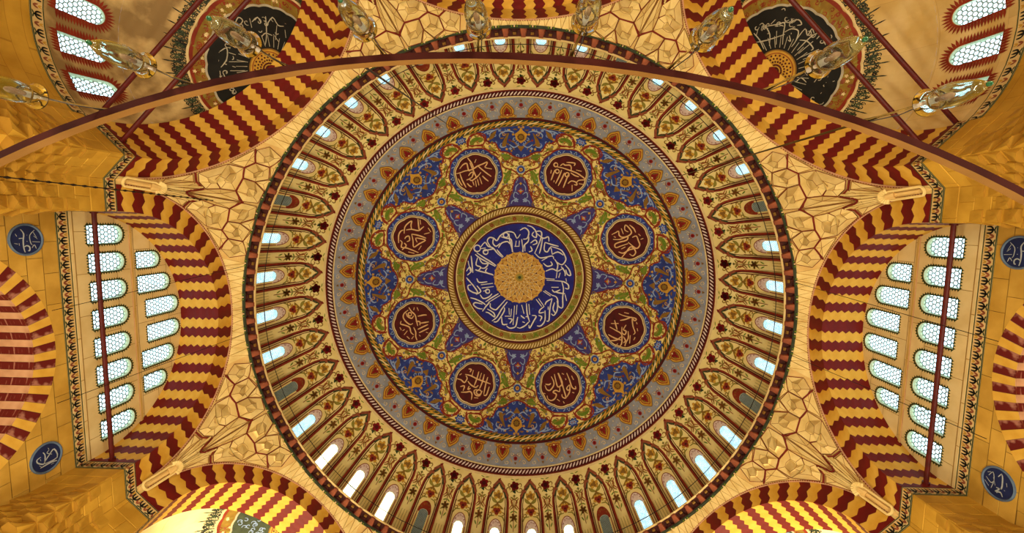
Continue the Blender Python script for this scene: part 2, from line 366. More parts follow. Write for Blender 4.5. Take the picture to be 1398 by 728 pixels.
DATA = {"meds":[[[[1.05,-1.18],[1.29,-0.73],[1.28,-0.39],[1.0,-0.41],[0.6,-0.48],[0.49,-0.39]],[[0.75,-1.65],[0.69,-1.34],[0.67,-0.8],[0.54,-0.17],[0.64,0.42],[0.65,0.91],[0.66,1.39],[0.44,1.23],[0.25,1.01],[-0.12,1.54]],[[0.7,0.45],[-0.0,0.77],[-0.76,1.2]],[[1.22,-0.08],[0.72,-0.09],[0.07,-0.09],[-0.42,-0.1]],[[1.04,0.32],[1.3,0.57]],[[1.73,-0.1],[1.17,0.04],[0.52,0.03]],[[-0.2,-1.03],[-0.21,-0.76],[-0.43,-0.58],[-0.27,0.04],[-0.03,0.48]],[[0.61,-1.33],[-0.08,-1.39],[-0.83,-1.34]],[[0.25,-1.66],[-0.19,-1.65],[-0.51,-1.58]],[[-0.52,-0.55],[-0.93,-0.59]],[[-0.56,-0.29],[-1.14,-0.44]],[[-0.51,-0.07],[-1.11,-0.18]],[[-0.4,0.18],[-1.1,0.13]],[[0.12,-0.69],[0.29,-0.41],[0.25,-0.16],[-0.13,-0.45],[-0.15,-0.74]],[[-0.5,-1.09],[-0.84,-0.97],[-0.98,-0.82]],[[-0.38,0.47],[-0.72,0.6],[-1.09,0.79]]],[[[0.6,-1.05],[0.48,-1.04],[0.39,-1.09],[0.34,-1.19],[0.37,-1.3],[0.45,-1.37],[0.56,-1.38],[0.66,-1.33],[0.71,-1.23],[0.68,-1.12],[0.6,-1.05]],[[0.36,-1.17],[0.5,-0.55],[0.55,0.04],[0.6,0.78],[0.51,1.36],[0.35,1.78],[0.05,1.3],[-0.3,1.18]],[[0.6,-0.8],[0.88,-0.65],[0.84,-0.43],[1.02,-0.03],[0.83,0.19],[0.51,0.27]],[[0.04,-1.1],[-0.52,-1.06],[-1.01,-1.02]],[[0.29,-0.53],[-0.41,-0.49],[-1.14,-0.52]],[[0.16,-0.19],[-0.49,-0.18],[-1.22,-0.21]],[[0.19,0.2],[-0.51,0.24],[-1.21,0.28]],[[0.08,-0.68],[-0.04,-0.67],[-0.13,-0.73],[-0.18,-0.82],[-0.15,-0.93],[-0.07,-1.01],[0.05,-1.02],[0.14,-0.97],[0.19,-0.87],[0.16,-0.76],[0.08,-0.68]],[[0.16,0.29],[0.04,0.3],[-0.07,0.24],[-0.11,0.14],[-0.09,0.02],[0.0,-0.06],[0.12,-0.07],[0.23,-0.01],[0.28,0.09],[0.25,0.21],[0.16,0.29]],[[-0.67,0.52],[-0.3,0.7],[-0.24,1.15],[-0.45,1.31],[-0.5,1.06]],[[-0.63,0.92],[-1.17,1.16]],[[0.39,0.32],[0.31,0.77],[0.35,1.16]],[[1.13,-0.42],[1.38,0.29],[1.12,0.34]],[[0.84,0.67],[0.93,1.18]],[[-0.25,1.43],[-0.15,1.8]],[[-0.09,-1.39],[-0.42,-1.31]],[[-0.89,-0.76],[-1.08,-0.71]]],[[[-1.19,-0.89],[-0.77,-0.96],[-0.48,-1.0],[-0.56,-0.62],[-0.33,-0.34],[0.19,-0.31],[0.6,-0.52],[0.52,-1.02],[0.31,-1.36],[0.1,-0.95],[0.33,-0.67]],[[-0.16,-1.17],[-0.16,-0.62]],[[0.67,-1.25],[0.91,-0.83],[0.95,-0.41]],[[-1.23,-0.43],[-0.63,-0.23],[0.11,-0.27],[-0.06,0.02],[-0.72,0.01],[-1.21,0.06],[-1.26,0.39],[-0.66,0.38],[-0.05,0.37]],[[0.5,-0.07],[0.9,-0.08],[0.92,0.4],[0.91,0.8],[0.56,1.04],[0.27,0.74],[-0.01,0.24]],[[-1.12,1.46],[-0.61,1.15],[0.01,0.73],[0.27,0.94],[0.31,1.36],[-0.04,1.59],[-0.27,1.32]],[[-1.16,0.83],[-0.78,1.09],[-0.13,0.95],[0.62,1.05]],[[1.15,-0.21],[1.26,0.03]],[[1.15,0.33],[1.42,0.32]],[[-0.92,-0.53],[-1.08,-0.65]],[[-0.83,0.66],[-0.4,0.59]]],[[[-0.96,-0.92],[-0.49,-0.96],[0.13,-1.11],[0.49,-1.24],[0.71,-1.21],[0.6,-1.01],[0.35,-1.09],[0.7,-0.48],[1.1,-0.06],[1.04,0.19]],[[-0.58,-0.4],[-0.18,-0.73],[0.23,-1.2]],[[-1.18,0.6],[-0.54,0.62],[0.04,0.67],[0.3,1.1],[0.43,1.53],[0.32,1.91]],[[-1.01,1.3],[-0.37,1.32],[0.27,1.19]],[[-0.66,1.76],[-0.12,1.4],[0.14,0.9]],[[-0.17,0.06],[0.04,0.53],[0.35,0.58],[0.33,0.23],[0.05,0.23],[0.09,-0.29]],[[0.49,0.14],[0.76,0.71],[0.74,1.15],[0.79,1.55]],[[0.82,0.39],[1.08,1.11]],[[-1.05,-0.19],[-0.75,0.16],[-0.46,0.51]],[[-1.2,0.25],[-0.58,-0.08]],[[0.31,0.81],[0.64,1.06],[0.55,1.33]],[[0.82,-0.98],[0.95,-0.84]],[[1.11,-0.49],[1.27,-0.29]],[[1.29,0.34],[1.28,0.64]],[[-0.55,-1.25],[-0.12,-1.37]],[[0.0,1.98],[0.12,1.63]]],[[[-1.17,0.17],[-0.63,0.24],[0.01,0.27],[0.0,-0.08],[-0.25,-0.29],[-1.13,-0.24]],[[-1.15,-0.17],[-0.68,-0.2],[-0.15,-0.21],[0.49,-0.18],[1.19,-0.12],[1.02,0.17],[0.77,0.14]],[[-1.06,0.53],[-0.58,0.47],[-0.23,0.6],[0.06,1.07],[-0.11,1.35],[-0.51,1.38]],[[-0.61,1.3],[-0.45,1.01],[-0.49,0.78]],[[-0.87,-0.98],[-0.21,-1.01],[0.51,-1.01],[0.73,-1.28],[0.49,-1.34]],[[0.2,-0.85],[0.4,-0.49],[0.62,-0.55],[0.55,-0.75],[0.21,-0.88]],[[0.39,-0.85],[0.83,-0.61],[1.15,-0.21]],[[0.13,0.11],[0.47,0.27],[0.24,0.57],[0.32,0.88],[0.6,0.64],[0.9,0.9],[0.96,1.27],[0.74,1.54],[0.42,1.52]],[[0.05,1.84],[0.2,1.61]],[[1.02,0.73],[1.28,0.55]],[[-0.99,-0.53],[-0.84,-0.69]],[[-0.49,-1.33],[-0.08,-1.38]],[[0.92,-0.86],[1.03,-1.02]],[[1.39,0.24],[1.59,0.21]],[[-0.45,-0.68],[-0.31,-0.7]]],[[[-1.07,0.6],[-0.56,0.52]],[[-1.15,0.06],[-0.44,-0.03],[0.22,-0.04]],[[-1.13,-0.23],[-0.54,-0.28]],[[-1.12,-0.53],[-0.41,-0.63],[0.25,-0.63]],[[-1.01,-0.94],[-0.37,-1.01],[0.56,-1.2]],[[-0.43,1.18],[-0.51,0.64],[-0.47,-0.1],[-0.51,-0.87],[-0.54,-1.44]],[[0.22,1.83],[0.17,1.35],[0.28,0.94],[-0.16,0.85],[-0.34,1.07]],[[0.04,0.69],[0.23,0.32],[0.29,-0.22],[0.02,-0.39]],[[0.76,1.16],[0.56,0.82],[1.01,0.76]],[[1.19,0.9],[1.0,0.41],[0.82,0.12],[0.98,-0.16],[1.45,-0.3]],[[0.4,0.39],[0.73,0.38],[0.52,0.19]],[[0.48,-0.91],[0.61,-0.92],[0.72,-0.85],[0.78,-0.71],[0.75,-0.58],[0.65,-0.48],[0.52,-0.47],[0.4,-0.55],[0.35,-0.68],[0.38,-0.82],[0.48,-0.91]],[[0.41,-0.41],[0.62,-0.22],[0.91,-0.49],[0.82,-0.89],[0.33,-0.95]],[[0.62,-1.23],[0.52,-1.47],[-0.27,-1.41]],[[-1.01,1.08],[-1.05,0.81],[-0.77,0.83]],[[1.19,-0.47],[1.07,-0.85]],[[-0.18,1.65],[-0.37,1.52]]],[[[-0.1,1.56],[-0.18,1.09],[-0.35,0.65],[-0.27,0.11],[-0.19,-0.42]],[[0.05,1.35],[0.52,1.22],[0.73,0.89],[0.64,0.42],[0.4,0.01],[0.12,0.01]],[[0.33,1.2],[0.33,0.84],[0.06,0.49],[-0.21,0.64]],[[-0.09,0.85],[-0.02,0.77],[0.07,0.76],[0.16,0.8],[0.21,0.89],[0.2,0.99],[0.14,1.07],[0.04,1.08],[-0.04,1.04],[-0.09,0.95],[-0.09,0.85]],[[-0.53,0.42],[-1.04,0.31],[-1.34,0.17]],[[-0.52,-0.29],[-0.89,-0.4],[-1.27,-0.51]],[[-0.07,-0.72],[-0.63,-0.71],[-1.11,-0.72]],[[-0.06,-1.07],[-0.63,-1.06],[-1.05,-1.05]],[[1.02,0.68],[1.18,0.47],[0.88,0.18],[0.55,-0.2],[0.61,-0.68],[0.47,-1.03]],[[0.21,-0.37],[0.2,-0.87],[0.35,-1.23],[0.37,-1.64]],[[-0.19,0.08],[-0.51,-0.15],[-0.39,-0.45]],[[1.36,0.2],[1.34,-0.1]],[[1.25,-0.21],[1.03,-0.18]],[[1.28,-0.63],[0.85,-0.41]],[[-0.56,1.34],[-0.41,1.12]],[[-0.79,1.22],[-0.79,0.87]],[[1.1,-0.86],[0.96,-1.21]],[[0.79,-1.3],[0.52,-1.15]],[[0.01,-1.25],[-0.06,-1.43]],[[-0.67,-1.3],[-0.82,-1.44]]],[[[0.92,-0.02],[1.08,0.56],[0.93,1.03],[0.7,1.32],[0.62,0.93],[0.42,0.58]],[[0.87,0.35],[0.42,0.58],[-0.22,0.67],[-0.39,0.94],[-0.55,1.21]],[[0.24,1.7],[-0.03,1.16],[-0.26,0.75]],[[0.04,1.7],[-0.19,1.29]],[[1.06,-1.04],[1.33,-0.36],[1.29,0.07],[1.1,0.27]],[[0.25,0.15],[-0.11,-0.42],[-0.39,-0.95],[-0.75,-0.48],[-1.16,0.02],[-0.75,0.02],[-0.25,-0.09],[-0.52,-0.42]],[[0.25,0.15],[-0.39,0.24],[-1.15,0.23]],[[0.67,-0.49],[0.63,-0.26],[0.41,-0.12],[0.21,-0.47],[0.4,-0.67]],[[1.04,-0.75],[0.79,-0.88],[0.68,-1.33],[0.24,-1.25],[-0.31,-1.26],[-1.0,-1.3]],[[0.53,-1.55],[0.31,-1.06],[0.59,-0.88]],[[-0.96,1.22],[-1.34,0.93]],[[-0.82,0.53],[-1.25,0.83]],[[-0.08,-1.55],[-0.67,-1.49]],[[-0.91,-1.05],[-1.0,-0.6]]]],"disc":[[[0.0,-4.3],[-0.31,-3.89],[-0.63,-4.45],[-1.33,-4.53],[-1.96,-4.12],[-2.27,-3.64],[-2.58,-3.88],[-2.98,-3.96],[-3.21,-3.64],[-2.97,-3.16],[-2.58,-2.75]],[[-1.17,-4.21],[-1.22,-4.06],[-1.33,-3.98],[-1.48,-3.97],[-1.6,-4.06],[-1.65,-4.2],[-1.6,-4.34],[-1.48,-4.43],[-1.34,-4.43],[-1.22,-4.35],[-1.17,-4.21]],[[-1.88,-4.04],[-1.33,-3.88],[-0.86,-3.73],[-0.76,-2.52]],[[-1.1,-4.37],[-1.01,-3.65],[-0.69,-2.52]],[[-2.11,-2.92],[-1.8,-3.4],[-1.25,-3.56],[-1.01,-3.32]],[[-2.26,-2.75],[-1.95,-2.35],[-1.63,-2.04]],[[-2.58,-3.96],[-2.66,-3.4],[-2.34,-3.08],[-1.95,-3.4]],[[-3.91,-2.92],[-3.44,-3.48],[-3.13,-3.08],[-2.66,-2.92],[-2.18,-2.35],[-1.7,-1.96]],[[-3.88,-2.88],[-3.93,-2.69],[-4.09,-2.58],[-4.29,-2.58],[-4.44,-2.7],[-4.5,-2.89],[-4.44,-3.07],[-4.29,-3.19],[-4.09,-3.19],[-3.94,-3.07],[-3.88,-2.88]],[[-3.91,-2.84],[-3.36,-2.92]],[[-3.13,-2.51],[-3.17,-2.37],[-3.29,-2.29],[-3.43,-2.29],[-3.55,-2.38],[-3.6,-2.52],[-3.55,-2.66],[-3.44,-2.75],[-3.29,-2.74],[-3.17,-2.66],[-3.13,-2.51]],[[-3.6,-2.6],[-2.97,-2.75],[-2.58,-2.83]],[[-4.23,-2.44],[-3.52,-1.95],[-2.88,-1.55],[-2.33,-1.15]],[[-4.38,-2.28],[-3.75,-1.8],[-2.41,-1.07]],[[-4.15,-1.96],[-4.3,-1.24],[-3.83,-0.99],[-4.14,-0.6]],[[-4.78,-2.13],[-4.7,-1.41],[-4.61,-0.44]],[[-5.09,-1.65],[-4.85,-0.61]],[[-3.99,-1.88],[-3.67,-1.39],[-3.12,-1.31],[-3.43,-0.91],[-3.83,-0.92]],[[-3.19,-0.91],[-3.35,-0.51],[-2.56,-0.19]],[[-4.38,-0.76],[-3.9,-0.59],[-2.64,-0.27]],[[-5.24,-0.61],[-4.93,-1.01],[-4.77,-0.6],[-5.16,-0.21]],[[-0.38,-3.65],[-0.46,-3.09]],[[-0.07,-3.66],[-0.1,-3.09]],[[-0.54,-3.09],[-0.06,-3.1]],[[-0.02,-4.7],[0.45,-4.95],[0.84,-4.55],[0.69,-3.91],[0.3,-3.82]],[[0.68,-5.19],[1.15,-5.04],[1.55,-4.57],[1.56,-4.01],[1.16,-4.24],[1.31,-4.57]],[[1.39,-4.57],[1.94,-4.66],[2.1,-4.34],[1.95,-3.7],[1.43,-2.4]],[[1.63,-4.41],[2.26,-3.95],[2.73,-4.12],[2.81,-3.65]],[[2.18,-3.95],[2.04,-2.98],[1.9,-2.42]],[[0.85,-4.07],[0.78,-3.59],[0.39,-3.18],[0.24,-2.54]],[[0.15,-3.82],[0.32,-2.54]],[[0.47,-3.27],[0.48,-2.62]],[[1.02,-3.44],[1.48,-3.77],[1.64,-3.45],[1.25,-3.28]],[[1.02,-3.12],[1.19,-2.72],[0.87,-2.55]],[[2.43,-3.55],[2.36,-2.83],[2.68,-2.6],[2.98,-3.09],[3.16,-2.38]],[[2.43,-3.55],[3.13,-3.34],[3.76,-3.2]],[[2.98,-3.17],[3.93,-2.89],[4.33,-2.43],[4.5,-1.88],[4.12,-1.38],[3.56,-1.68]],[[3.16,-2.38],[3.7,-2.64],[4.25,-2.34]],[[1.5,-2.41],[1.91,-2.02],[2.38,-2.03],[3.16,-2.22],[3.32,-1.91]],[[2.15,-1.71],[2.69,-2.04]],[[2.31,-1.47],[2.71,-1.17],[3.18,-1.34],[3.02,-1.66]],[[3.4,-1.91],[3.73,-1.36],[3.67,-0.72],[4.29,-1.07]],[[4.43,-1.4],[4.84,-0.94],[5.01,-0.39],[4.69,-0.45],[4.52,-0.92]],[[4.05,-1.22],[4.45,-0.68],[4.46,-0.28]],[[2.56,-0.68],[3.19,-0.94],[3.67,-0.72]],[[3.67,-0.64],[3.6,-0.03]],[[3.98,-0.58],[3.84,-0.09]],[[-5.16,0.19],[-4.68,0.67],[-4.12,1.48],[-4.44,1.55],[-5.0,1.23],[-5.08,0.83],[-4.76,0.75]],[[-4.21,0.12],[-3.98,0.52],[-3.18,0.45]],[[-5.24,0.03],[-4.84,0.43]],[[-4.21,0.84],[-3.81,1.4],[-4.28,1.71]],[[-3.81,0.76],[-2.63,0.61]],[[-3.73,1.08],[-2.54,0.93]],[[-3.88,1.72],[-3.56,2.12],[-3.01,1.96],[-2.69,1.64]],[[-2.94,1.4],[-2.97,1.52],[-3.07,1.59],[-3.19,1.59],[-3.29,1.52],[-3.33,1.4],[-3.3,1.28],[-3.2,1.21],[-3.08,1.21],[-2.98,1.29],[-2.94,1.4]],[[-3.57,1.4],[-3.1,1.24]],[[-3.32,2.44],[-2.61,1.96],[-2.06,1.64]],[[-3.08,2.52],[-1.9,1.8]],[[-4.83,2.02],[-4.28,2.19],[-3.64,2.51],[-3.32,2.75]],[[-3.64,2.67],[-4.35,2.51],[-4.51,2.74],[-4.11,3.06],[-3.63,3.15]],[[-3.63,3.38],[-3.24,2.83],[-2.92,2.52]],[[-2.84,2.6],[-2.84,2.99],[-2.35,3.23],[-2.04,2.99],[-1.33,2.19]],[[-3.15,3.15],[-2.51,3.54],[-2.42,3.94],[-2.99,3.54],[-3.31,3.46]],[[-2.66,4.33],[-2.18,3.94],[-1.72,3.15],[-1.17,2.43]],[[-2.5,4.41],[-2.1,4.33],[-1.48,3.38],[-1.48,2.98]],[[-1.0,3.06],[-0.95,3.69]],[[-0.76,3.13],[-0.79,3.77]],[[-1.39,3.85],[-0.75,3.84]],[[-1.71,3.93],[-1.61,4.64],[-1.13,4.63]],[[-1.21,4.79],[-0.89,5.02],[-0.33,4.86],[-0.18,4.23],[-0.11,3.91]],[[-0.45,2.81],[-0.57,4.71]],[[-0.21,2.73],[-0.27,3.68]],[[-0.9,4.55],[-0.66,4.16],[-1.06,4.08]],[[-0.17,4.93],[0.13,5.01]],[[2.66,0.19],[3.53,0.23]],[[2.58,0.03],[3.45,0.08]],[[3.53,0.23],[4.32,0.28],[4.8,0.57],[4.81,0.97],[4.49,0.91]],[[4.16,0.29],[4.34,0.99],[4.28,1.86],[4.3,2.81],[3.91,2.75],[3.73,2.21]],[[3.15,0.89],[3.86,0.86]],[[3.23,1.12],[3.48,1.35],[4.02,1.09]],[[2.52,1.23],[3.25,1.68]],[[2.37,1.31],[3.09,1.76]],[[3.25,1.68],[3.65,1.82],[3.82,2.28],[3.76,3.15],[3.45,3.64],[3.21,3.49]],[[3.56,1.34],[3.95,1.41],[4.51,1.46]],[[3.25,1.99],[2.71,2.33],[2.56,2.65]],[[3.25,1.99],[3.04,3.03],[2.99,4.13],[2.75,4.22]],[[3.5,2.38],[3.36,3.01],[3.6,3.4]],[[1.67,2.13],[2.24,2.82]],[[1.91,2.04],[2.48,2.81]],[[2.48,2.81],[2.09,3.14],[2.02,3.46],[2.49,3.36]],[[2.57,3.2],[2.59,4.15],[2.2,4.71],[1.81,4.72]],[[2.88,2.8],[2.88,3.11]],[[1.94,3.7],[2.27,3.84],[2.11,4.24]],[[0.72,2.55],[0.82,3.58],[1.08,4.36]],[[0.96,2.62],[1.07,3.65]],[[1.31,3.72],[1.71,3.79],[1.48,4.26],[1.09,4.98],[1.01,4.67]],[[0.25,2.72],[0.51,3.58]],[[0.59,4.05],[0.35,3.9],[0.19,3.75]],[[0.14,5.0],[0.61,4.76],[1.0,4.36]],[[0.36,4.37],[0.6,4.45]],[[0.67,3.89],[0.91,3.81]],[[4.51,1.54],[4.68,2.16]],[[4.55,-0.05],[4.63,0.26]]],"oct":{"blue":[[15.05,-0.08],[15.0,0.95],[14.79,2.53],[14.42,4.16],[13.99,3.55],[13.38,3.0],[13.37,2.43],[12.95,2.21],[12.53,1.94],[12.46,1.31],[12.09,0.75],[11.91,0.18],[11.88,-0.07]],"pine":[[14.96,-0.08],[14.58,0.17],[14.23,0.6],[13.69,0.45],[13.45,0.17],[13.33,-0.08]],"palm":[[13.04,-0.08],[13.1,0.28],[13.64,0.73],[13.52,0.96],[13.34,0.62],[12.92,0.29],[12.5,-0.08]],"leaf1":[[14.35,1.12],[14.12,1.35],[13.42,1.75],[13.0,1.76],[13.05,1.42],[13.65,1.3]],"leaf2":[[14.61,2.3],[14.15,2.87],[13.68,2.99],[13.91,2.54]],"lb":[[[14.41,0.67],[14.57,1.29],[14.25,1.97],[13.92,1.98]],[[13.03,1.36],[12.94,1.82],[13.18,1.98]],[[14.78,2.08],[14.39,2.87],[13.8,2.88]],[[13.22,0.17],[12.92,0.63],[13.23,1.08]],[[14.62,2.53],[14.51,3.09],[14.29,3.49]]],"greenA":[[13.76,3.72],[13.95,4.11],[13.73,4.62],[13.26,4.8],[13.19,4.47],[13.54,4.24],[13.41,3.79]],"greenB":[[12.6,6.0],[12.92,6.5],[12.65,7.07],[12.24,7.19],[12.14,6.86],[12.56,6.51]],"greenC":[[12.04,0.92],[12.28,1.43],[12.23,2.0],[11.87,1.66],[11.61,1.44]],"greenD":[[10.43,0.88],[10.49,1.28],[9.96,1.46],[9.36,1.58],[9.48,1.23]],"greenE":[[7.7,5.47],[8.19,5.86],[8.36,6.77],[7.99,6.67],[7.66,5.88]],"greenF":[[12.78,2.56],[13.03,2.89],[12.73,3.01],[12.55,2.73]],"red":[[[13.51,3.33],[14.16,3.38],[14.33,4.11],[13.85,4.79],[13.15,4.94],[13.1,4.36],[13.13,3.79],[12.71,3.24],[12.48,2.56],[12.12,2.11]],[[12.64,5.61],[13.07,5.93],[13.31,6.71],[12.78,7.34],[12.13,7.33],[11.86,6.76],[12.2,6.3]],[[10.18,0.19],[10.66,0.76],[10.92,1.56],[11.4,1.84],[11.51,1.32],[11.14,0.75]],[[9.24,1.24],[8.77,1.88],[8.11,1.66],[8.22,1.13],[8.7,1.13]],[[14.42,4.16],[13.99,3.55],[13.38,3.0],[13.37,2.43],[12.95,2.21],[12.53,1.94],[12.46,1.31],[12.09,0.75],[11.88,0.18],[11.85,-0.07]],[[10.22,-0.07],[9.99,0.25],[9.61,0.58],[8.75,0.84],[7.56,1.21]],[[11.61,0.29],[11.68,0.75],[11.38,1.09]],[[8.54,2.17],[8.07,2.64],[7.97,3.1]],[[7.69,1.83],[7.59,2.42],[7.24,2.65]]],"brown":[[[8.88,1.01],[9.12,1.47],[8.53,1.84],[7.93,1.62],[7.68,1.14]],[[8.29,1.94],[7.71,2.3],[7.28,2.07]],[[11.73,0.29],[11.86,0.81],[11.72,1.32]],[[7.72,2.99],[7.63,3.69],[7.34,3.93]],[[8.94,6.52],[9.44,6.96],[8.98,7.2]]],"tri":[[10.18,-0.06],[9.94,0.19],[9.59,0.54],[8.75,0.78],[7.56,1.14],[6.99,1.44],[7.05,0.68],[7.06,-0.04]],"pale":[[[8.26,0.2],[8.51,0.55],[8.03,0.67],[7.79,0.33]],[[9.34,0.2],[9.04,0.45],[8.63,0.49]],[[7.54,0.21],[7.67,0.73],[7.32,0.91]],[[8.74,-0.05],[8.62,0.2]],[[9.7,0.31],[9.4,0.45]]],"bluestar":[[13.91,4.9],[14.12,5.68],[13.67,6.08],[13.18,5.76],[13.33,5.14]]},"rd":{"LU":[[[-0.44,-0.2],[-0.25,-0.09],[0.03,-0.13],[0.34,-0.13],[0.53,-0.09]],[[-0.06,-0.29],[-0.07,-0.15]],[[0.32,-0.13],[0.25,-0.01],[0.32,0.1],[0.46,0.09],[0.47,0.03]],[[-0.4,0.34],[-0.18,0.14],[0.13,0.15],[0.23,0.21]],[[0.09,0.22],[0.12,0.53]],[[-0.31,0.29],[-0.08,0.4]],[[0.36,0.19],[0.23,0.29],[0.4,0.36]],[[-0.26,-0.41],[-0.15,-0.36]],[[-0.2,0.02],[-0.19,0.04]],[[0.06,-0.0],[0.08,0.03]],[[0.14,-0.47],[0.17,-0.34]],[[-0.15,0.29],[-0.02,0.43]],[[0.14,-0.29],[0.24,-0.29]]],"LD":[[[-0.39,-0.18],[-0.2,-0.09],[0.14,-0.12],[0.27,-0.21],[0.06,-0.48],[-0.13,-0.51],[-0.19,-0.3]],[[0.23,-0.18],[-0.09,0.12],[-0.3,0.41],[0.26,0.54],[0.29,-0.13]],[[0.41,-0.38],[0.37,0.19],[0.44,0.52]],[[-0.37,0.14],[-0.26,0.02],[-0.06,0.28]],[[-0.09,-0.34],[0.03,-0.32]],[[0.49,0.18],[0.49,0.35]],[[0.24,-0.42],[0.36,-0.32]],[[-0.52,0.1],[-0.4,0.14]]],"RD":[[[-0.51,-0.1],[-0.34,-0.17],[0.14,-0.17],[0.2,0.04]],[[-0.3,0.01],[-0.52,-0.12]],[[0.14,-0.17],[0.4,0.06],[0.32,-0.15],[0.47,-0.25]],[[-0.15,0.4],[-0.39,0.24],[-0.05,0.16],[0.35,0.25]],[[-0.04,0.5],[0.12,0.28],[0.01,0.18]],[[0.14,0.55],[0.31,0.35]],[[0.14,-0.28],[0.16,-0.32]],[[0.42,0.01],[0.42,-0.03]],[[-0.21,-0.34],[-0.06,-0.38]],[[-0.17,0.2],[0.15,0.09]],[[-0.27,0.46],[-0.36,0.33]]]},"semiR":[[[2.29,0.21],[1.79,0.3],[1.27,0.23]],[[2.3,0.51],[2.1,0.26]],[[2.07,0.61],[2.13,0.85],[1.63,0.85],[1.19,0.54]],[[2.13,0.85],[1.75,1.4],[1.55,1.68],[1.18,1.39],[0.76,1.06]],[[1.83,0.09],[1.49,0.62],[1.09,1.41]],[[2.01,1.13],[2.03,1.41]],[[1.52,1.2],[0.99,0.83]],[[0.88,1.54],[0.61,1.43],[0.74,1.38]],[[1.18,1.46],[1.07,1.78],[0.74,1.96],[0.45,1.65],[0.35,1.31]],[[0.45,1.65],[0.59,2.23],[0.24,2.13],[0.35,2.44],[0.09,2.39]],[[0.01,1.4],[0.07,2.2],[-0.06,2.59]],[[-0.16,1.34],[-0.19,2.14]],[[-0.38,1.3],[-0.7,2.08]],[[-0.55,1.3],[-0.8,1.88]],[[1.43,1.86],[1.2,2.23],[0.89,2.23],[1.01,2.06]],[[-0.22,2.31],[-0.24,2.53],[-0.76,2.4]],[[0.33,1.76],[0.01,1.97],[-0.46,1.95],[-0.47,1.82]],[[1.6,1.7],[1.3,1.92]],[[-0.99,0.94],[-1.32,0.91]],[[-1.18,0.32],[-1.17,0.63],[-1.54,0.63]],[[-1.82,0.86],[-1.72,1.23]]],"semiL":[[[-0.48,2.58],[-0.89,2.64],[-0.92,2.4],[-0.51,2.41]],[[-1.28,2.22],[-0.98,1.91]],[[-1.22,2.05],[-1.63,1.95],[-1.52,1.69]],[[-1.99,1.66],[-1.23,1.15],[-0.81,0.94]],[[-1.0,1.3],[-1.28,1.25],[-1.45,0.92]],[[-1.65,1.41],[-2.22,1.35],[-2.11,0.93],[-2.3,0.65]],[[-1.54,0.9],[-1.45,0.45]],[[-2.06,0.98],[-1.4,0.66]],[[-2.2,0.51],[-1.91,0.26]],[[1.18,2.23],[0.79,2.14],[1.24,1.77],[1.77,1.65]],[[1.25,1.62],[0.61,1.09]],[[1.56,1.26],[1.0,0.81]],[[1.91,1.37],[2.04,1.01],[1.78,0.97]],[[1.3,1.36],[1.21,1.22]],[[1.94,1.55],[2.3,1.12]],[[0.37,1.65],[0.02,1.5]],[[0.89,1.93],[0.72,1.65]]]}
# ---------------------------------------------------------------- measures (metres; heights above the eye)
RD, HD = 17.9, 26.5            # dome radius, height of its centre
AP, HWD = 16.76, 6.942         # octagon apothem and half side
HS, RI, RX, DEP = 19.2, 5.6, 6.75, 2.2   # arch centre height, inner and outer radius, soffit depth
SPR = 18.84                    # springing line
FZ = 18.30                     # underside of the tulip frieze
RCI, HCI, RCO, HCO = 15.6, 26.47, 16.1, 26.12   # gallery cornice
RE, YE = 5.85, 19.0            # exedra radius and centre
DC = (0, 0, HD + Z0)

def dome_fn(x, y, l):
    rho = hypot(x, y); th = rho / RD; r = RD - 0.014 * l
    if rho < 1e-9: return (0, 0, r)
    return (r * sin(th) * x / rho, r * sin(th) * y / rho, r * cos(th))
def pol(th, az): return (RD * th * cos(az), RD * th * sin(az))

# ---------------------------------------------------------------- dome shell
mb = MB()
def band(t0, t1, m_, n=160, k=None):
    k = k or max(2, int((t1 - t0) / .03)); mb.lathe([((RD + .02) * sin(t0 + (t1 - t0) * i / k), (RD + .02) * cos(t0 + (t1 - t0) * i / k)) for i in range(k + 1)], m_, n)
band(0.0005, .398, P['gold'], 96); band(.398, .835, P['ground']); band(.835, .884, P['maroon']); band(.884, 1.0, P['greyblue']); band(1.0, 1.045, P['maroon'])
mb.lathe([(RCI + .1, HCI - HD + .04), (RD + .6, HCI - HD + .04)], P['ledge'], 96)
ceiling = mb.build('ceiling', smooth=True); ceiling.location = DC
tag(ceiling, 'great painted dome overhead with a blue calligraphy disc at its centre', kind='structure')
def dome_part(name, me, az=0.0, label=None, parent=None):
    o = link(name, me, parent or ceiling, (0, 0, 0), az)
    if label: o['label'] = label
    return o

# centre: calligraphy disc, rosette, its border
cv = Canvas(dome_fn)
def ring_fill(cv, t0, t1, m_, layer, n=160):
    vs = []; fs = []
    for i in range(n):
        a = 2 * pi * i / n; vs += [cv.fn(*pol(t0, a), layer), cv.fn(*pol(t1, a), layer)]
    for i in range(n):
        j = (i + 1) % n; fs.append((2 * i, 2 * i + 1, 2 * j + 1, 2 * j))
    cv.mb.add(vs, fs, m_)
def fan_fill(cv, t, m_, layer, n=96, k=6):
    for i in range(k): ring_fill(cv, t * i / k + (1e-4 if i == 0 else 0), t * (i + 1) / k, m_, layer, n)
fan_fill(cv, .298, P['deepblue'], 1)
ring_fill(cv, .298, .306, P['maroon'], 1); ring_fill(cv, .306, .3095, P['cream'], 1)
rnd = random.Random(3)
for i in range(150):
    a = rnd.uniform(0, 2 * pi); t = rnd.uniform(.15, .285); cv.disc(pol(t, a), rnd.uniform(.05, .11), P['blue'], 2, 7)
disc = cv.mb.build('calligraphy_disc', ceiling)
cv = Canvas(dome_fn)
for st in DATA['disc']: cv.stroke(st, .125, P['white'], 4, 3)
ins = cv.build('inscription', disc); ins['label'] = 'white calligraphy on deep blue'
cv = Canvas(dome_fn)
fan_fill(cv, .139, P['gold'], 3, 96, 4)
N = 24
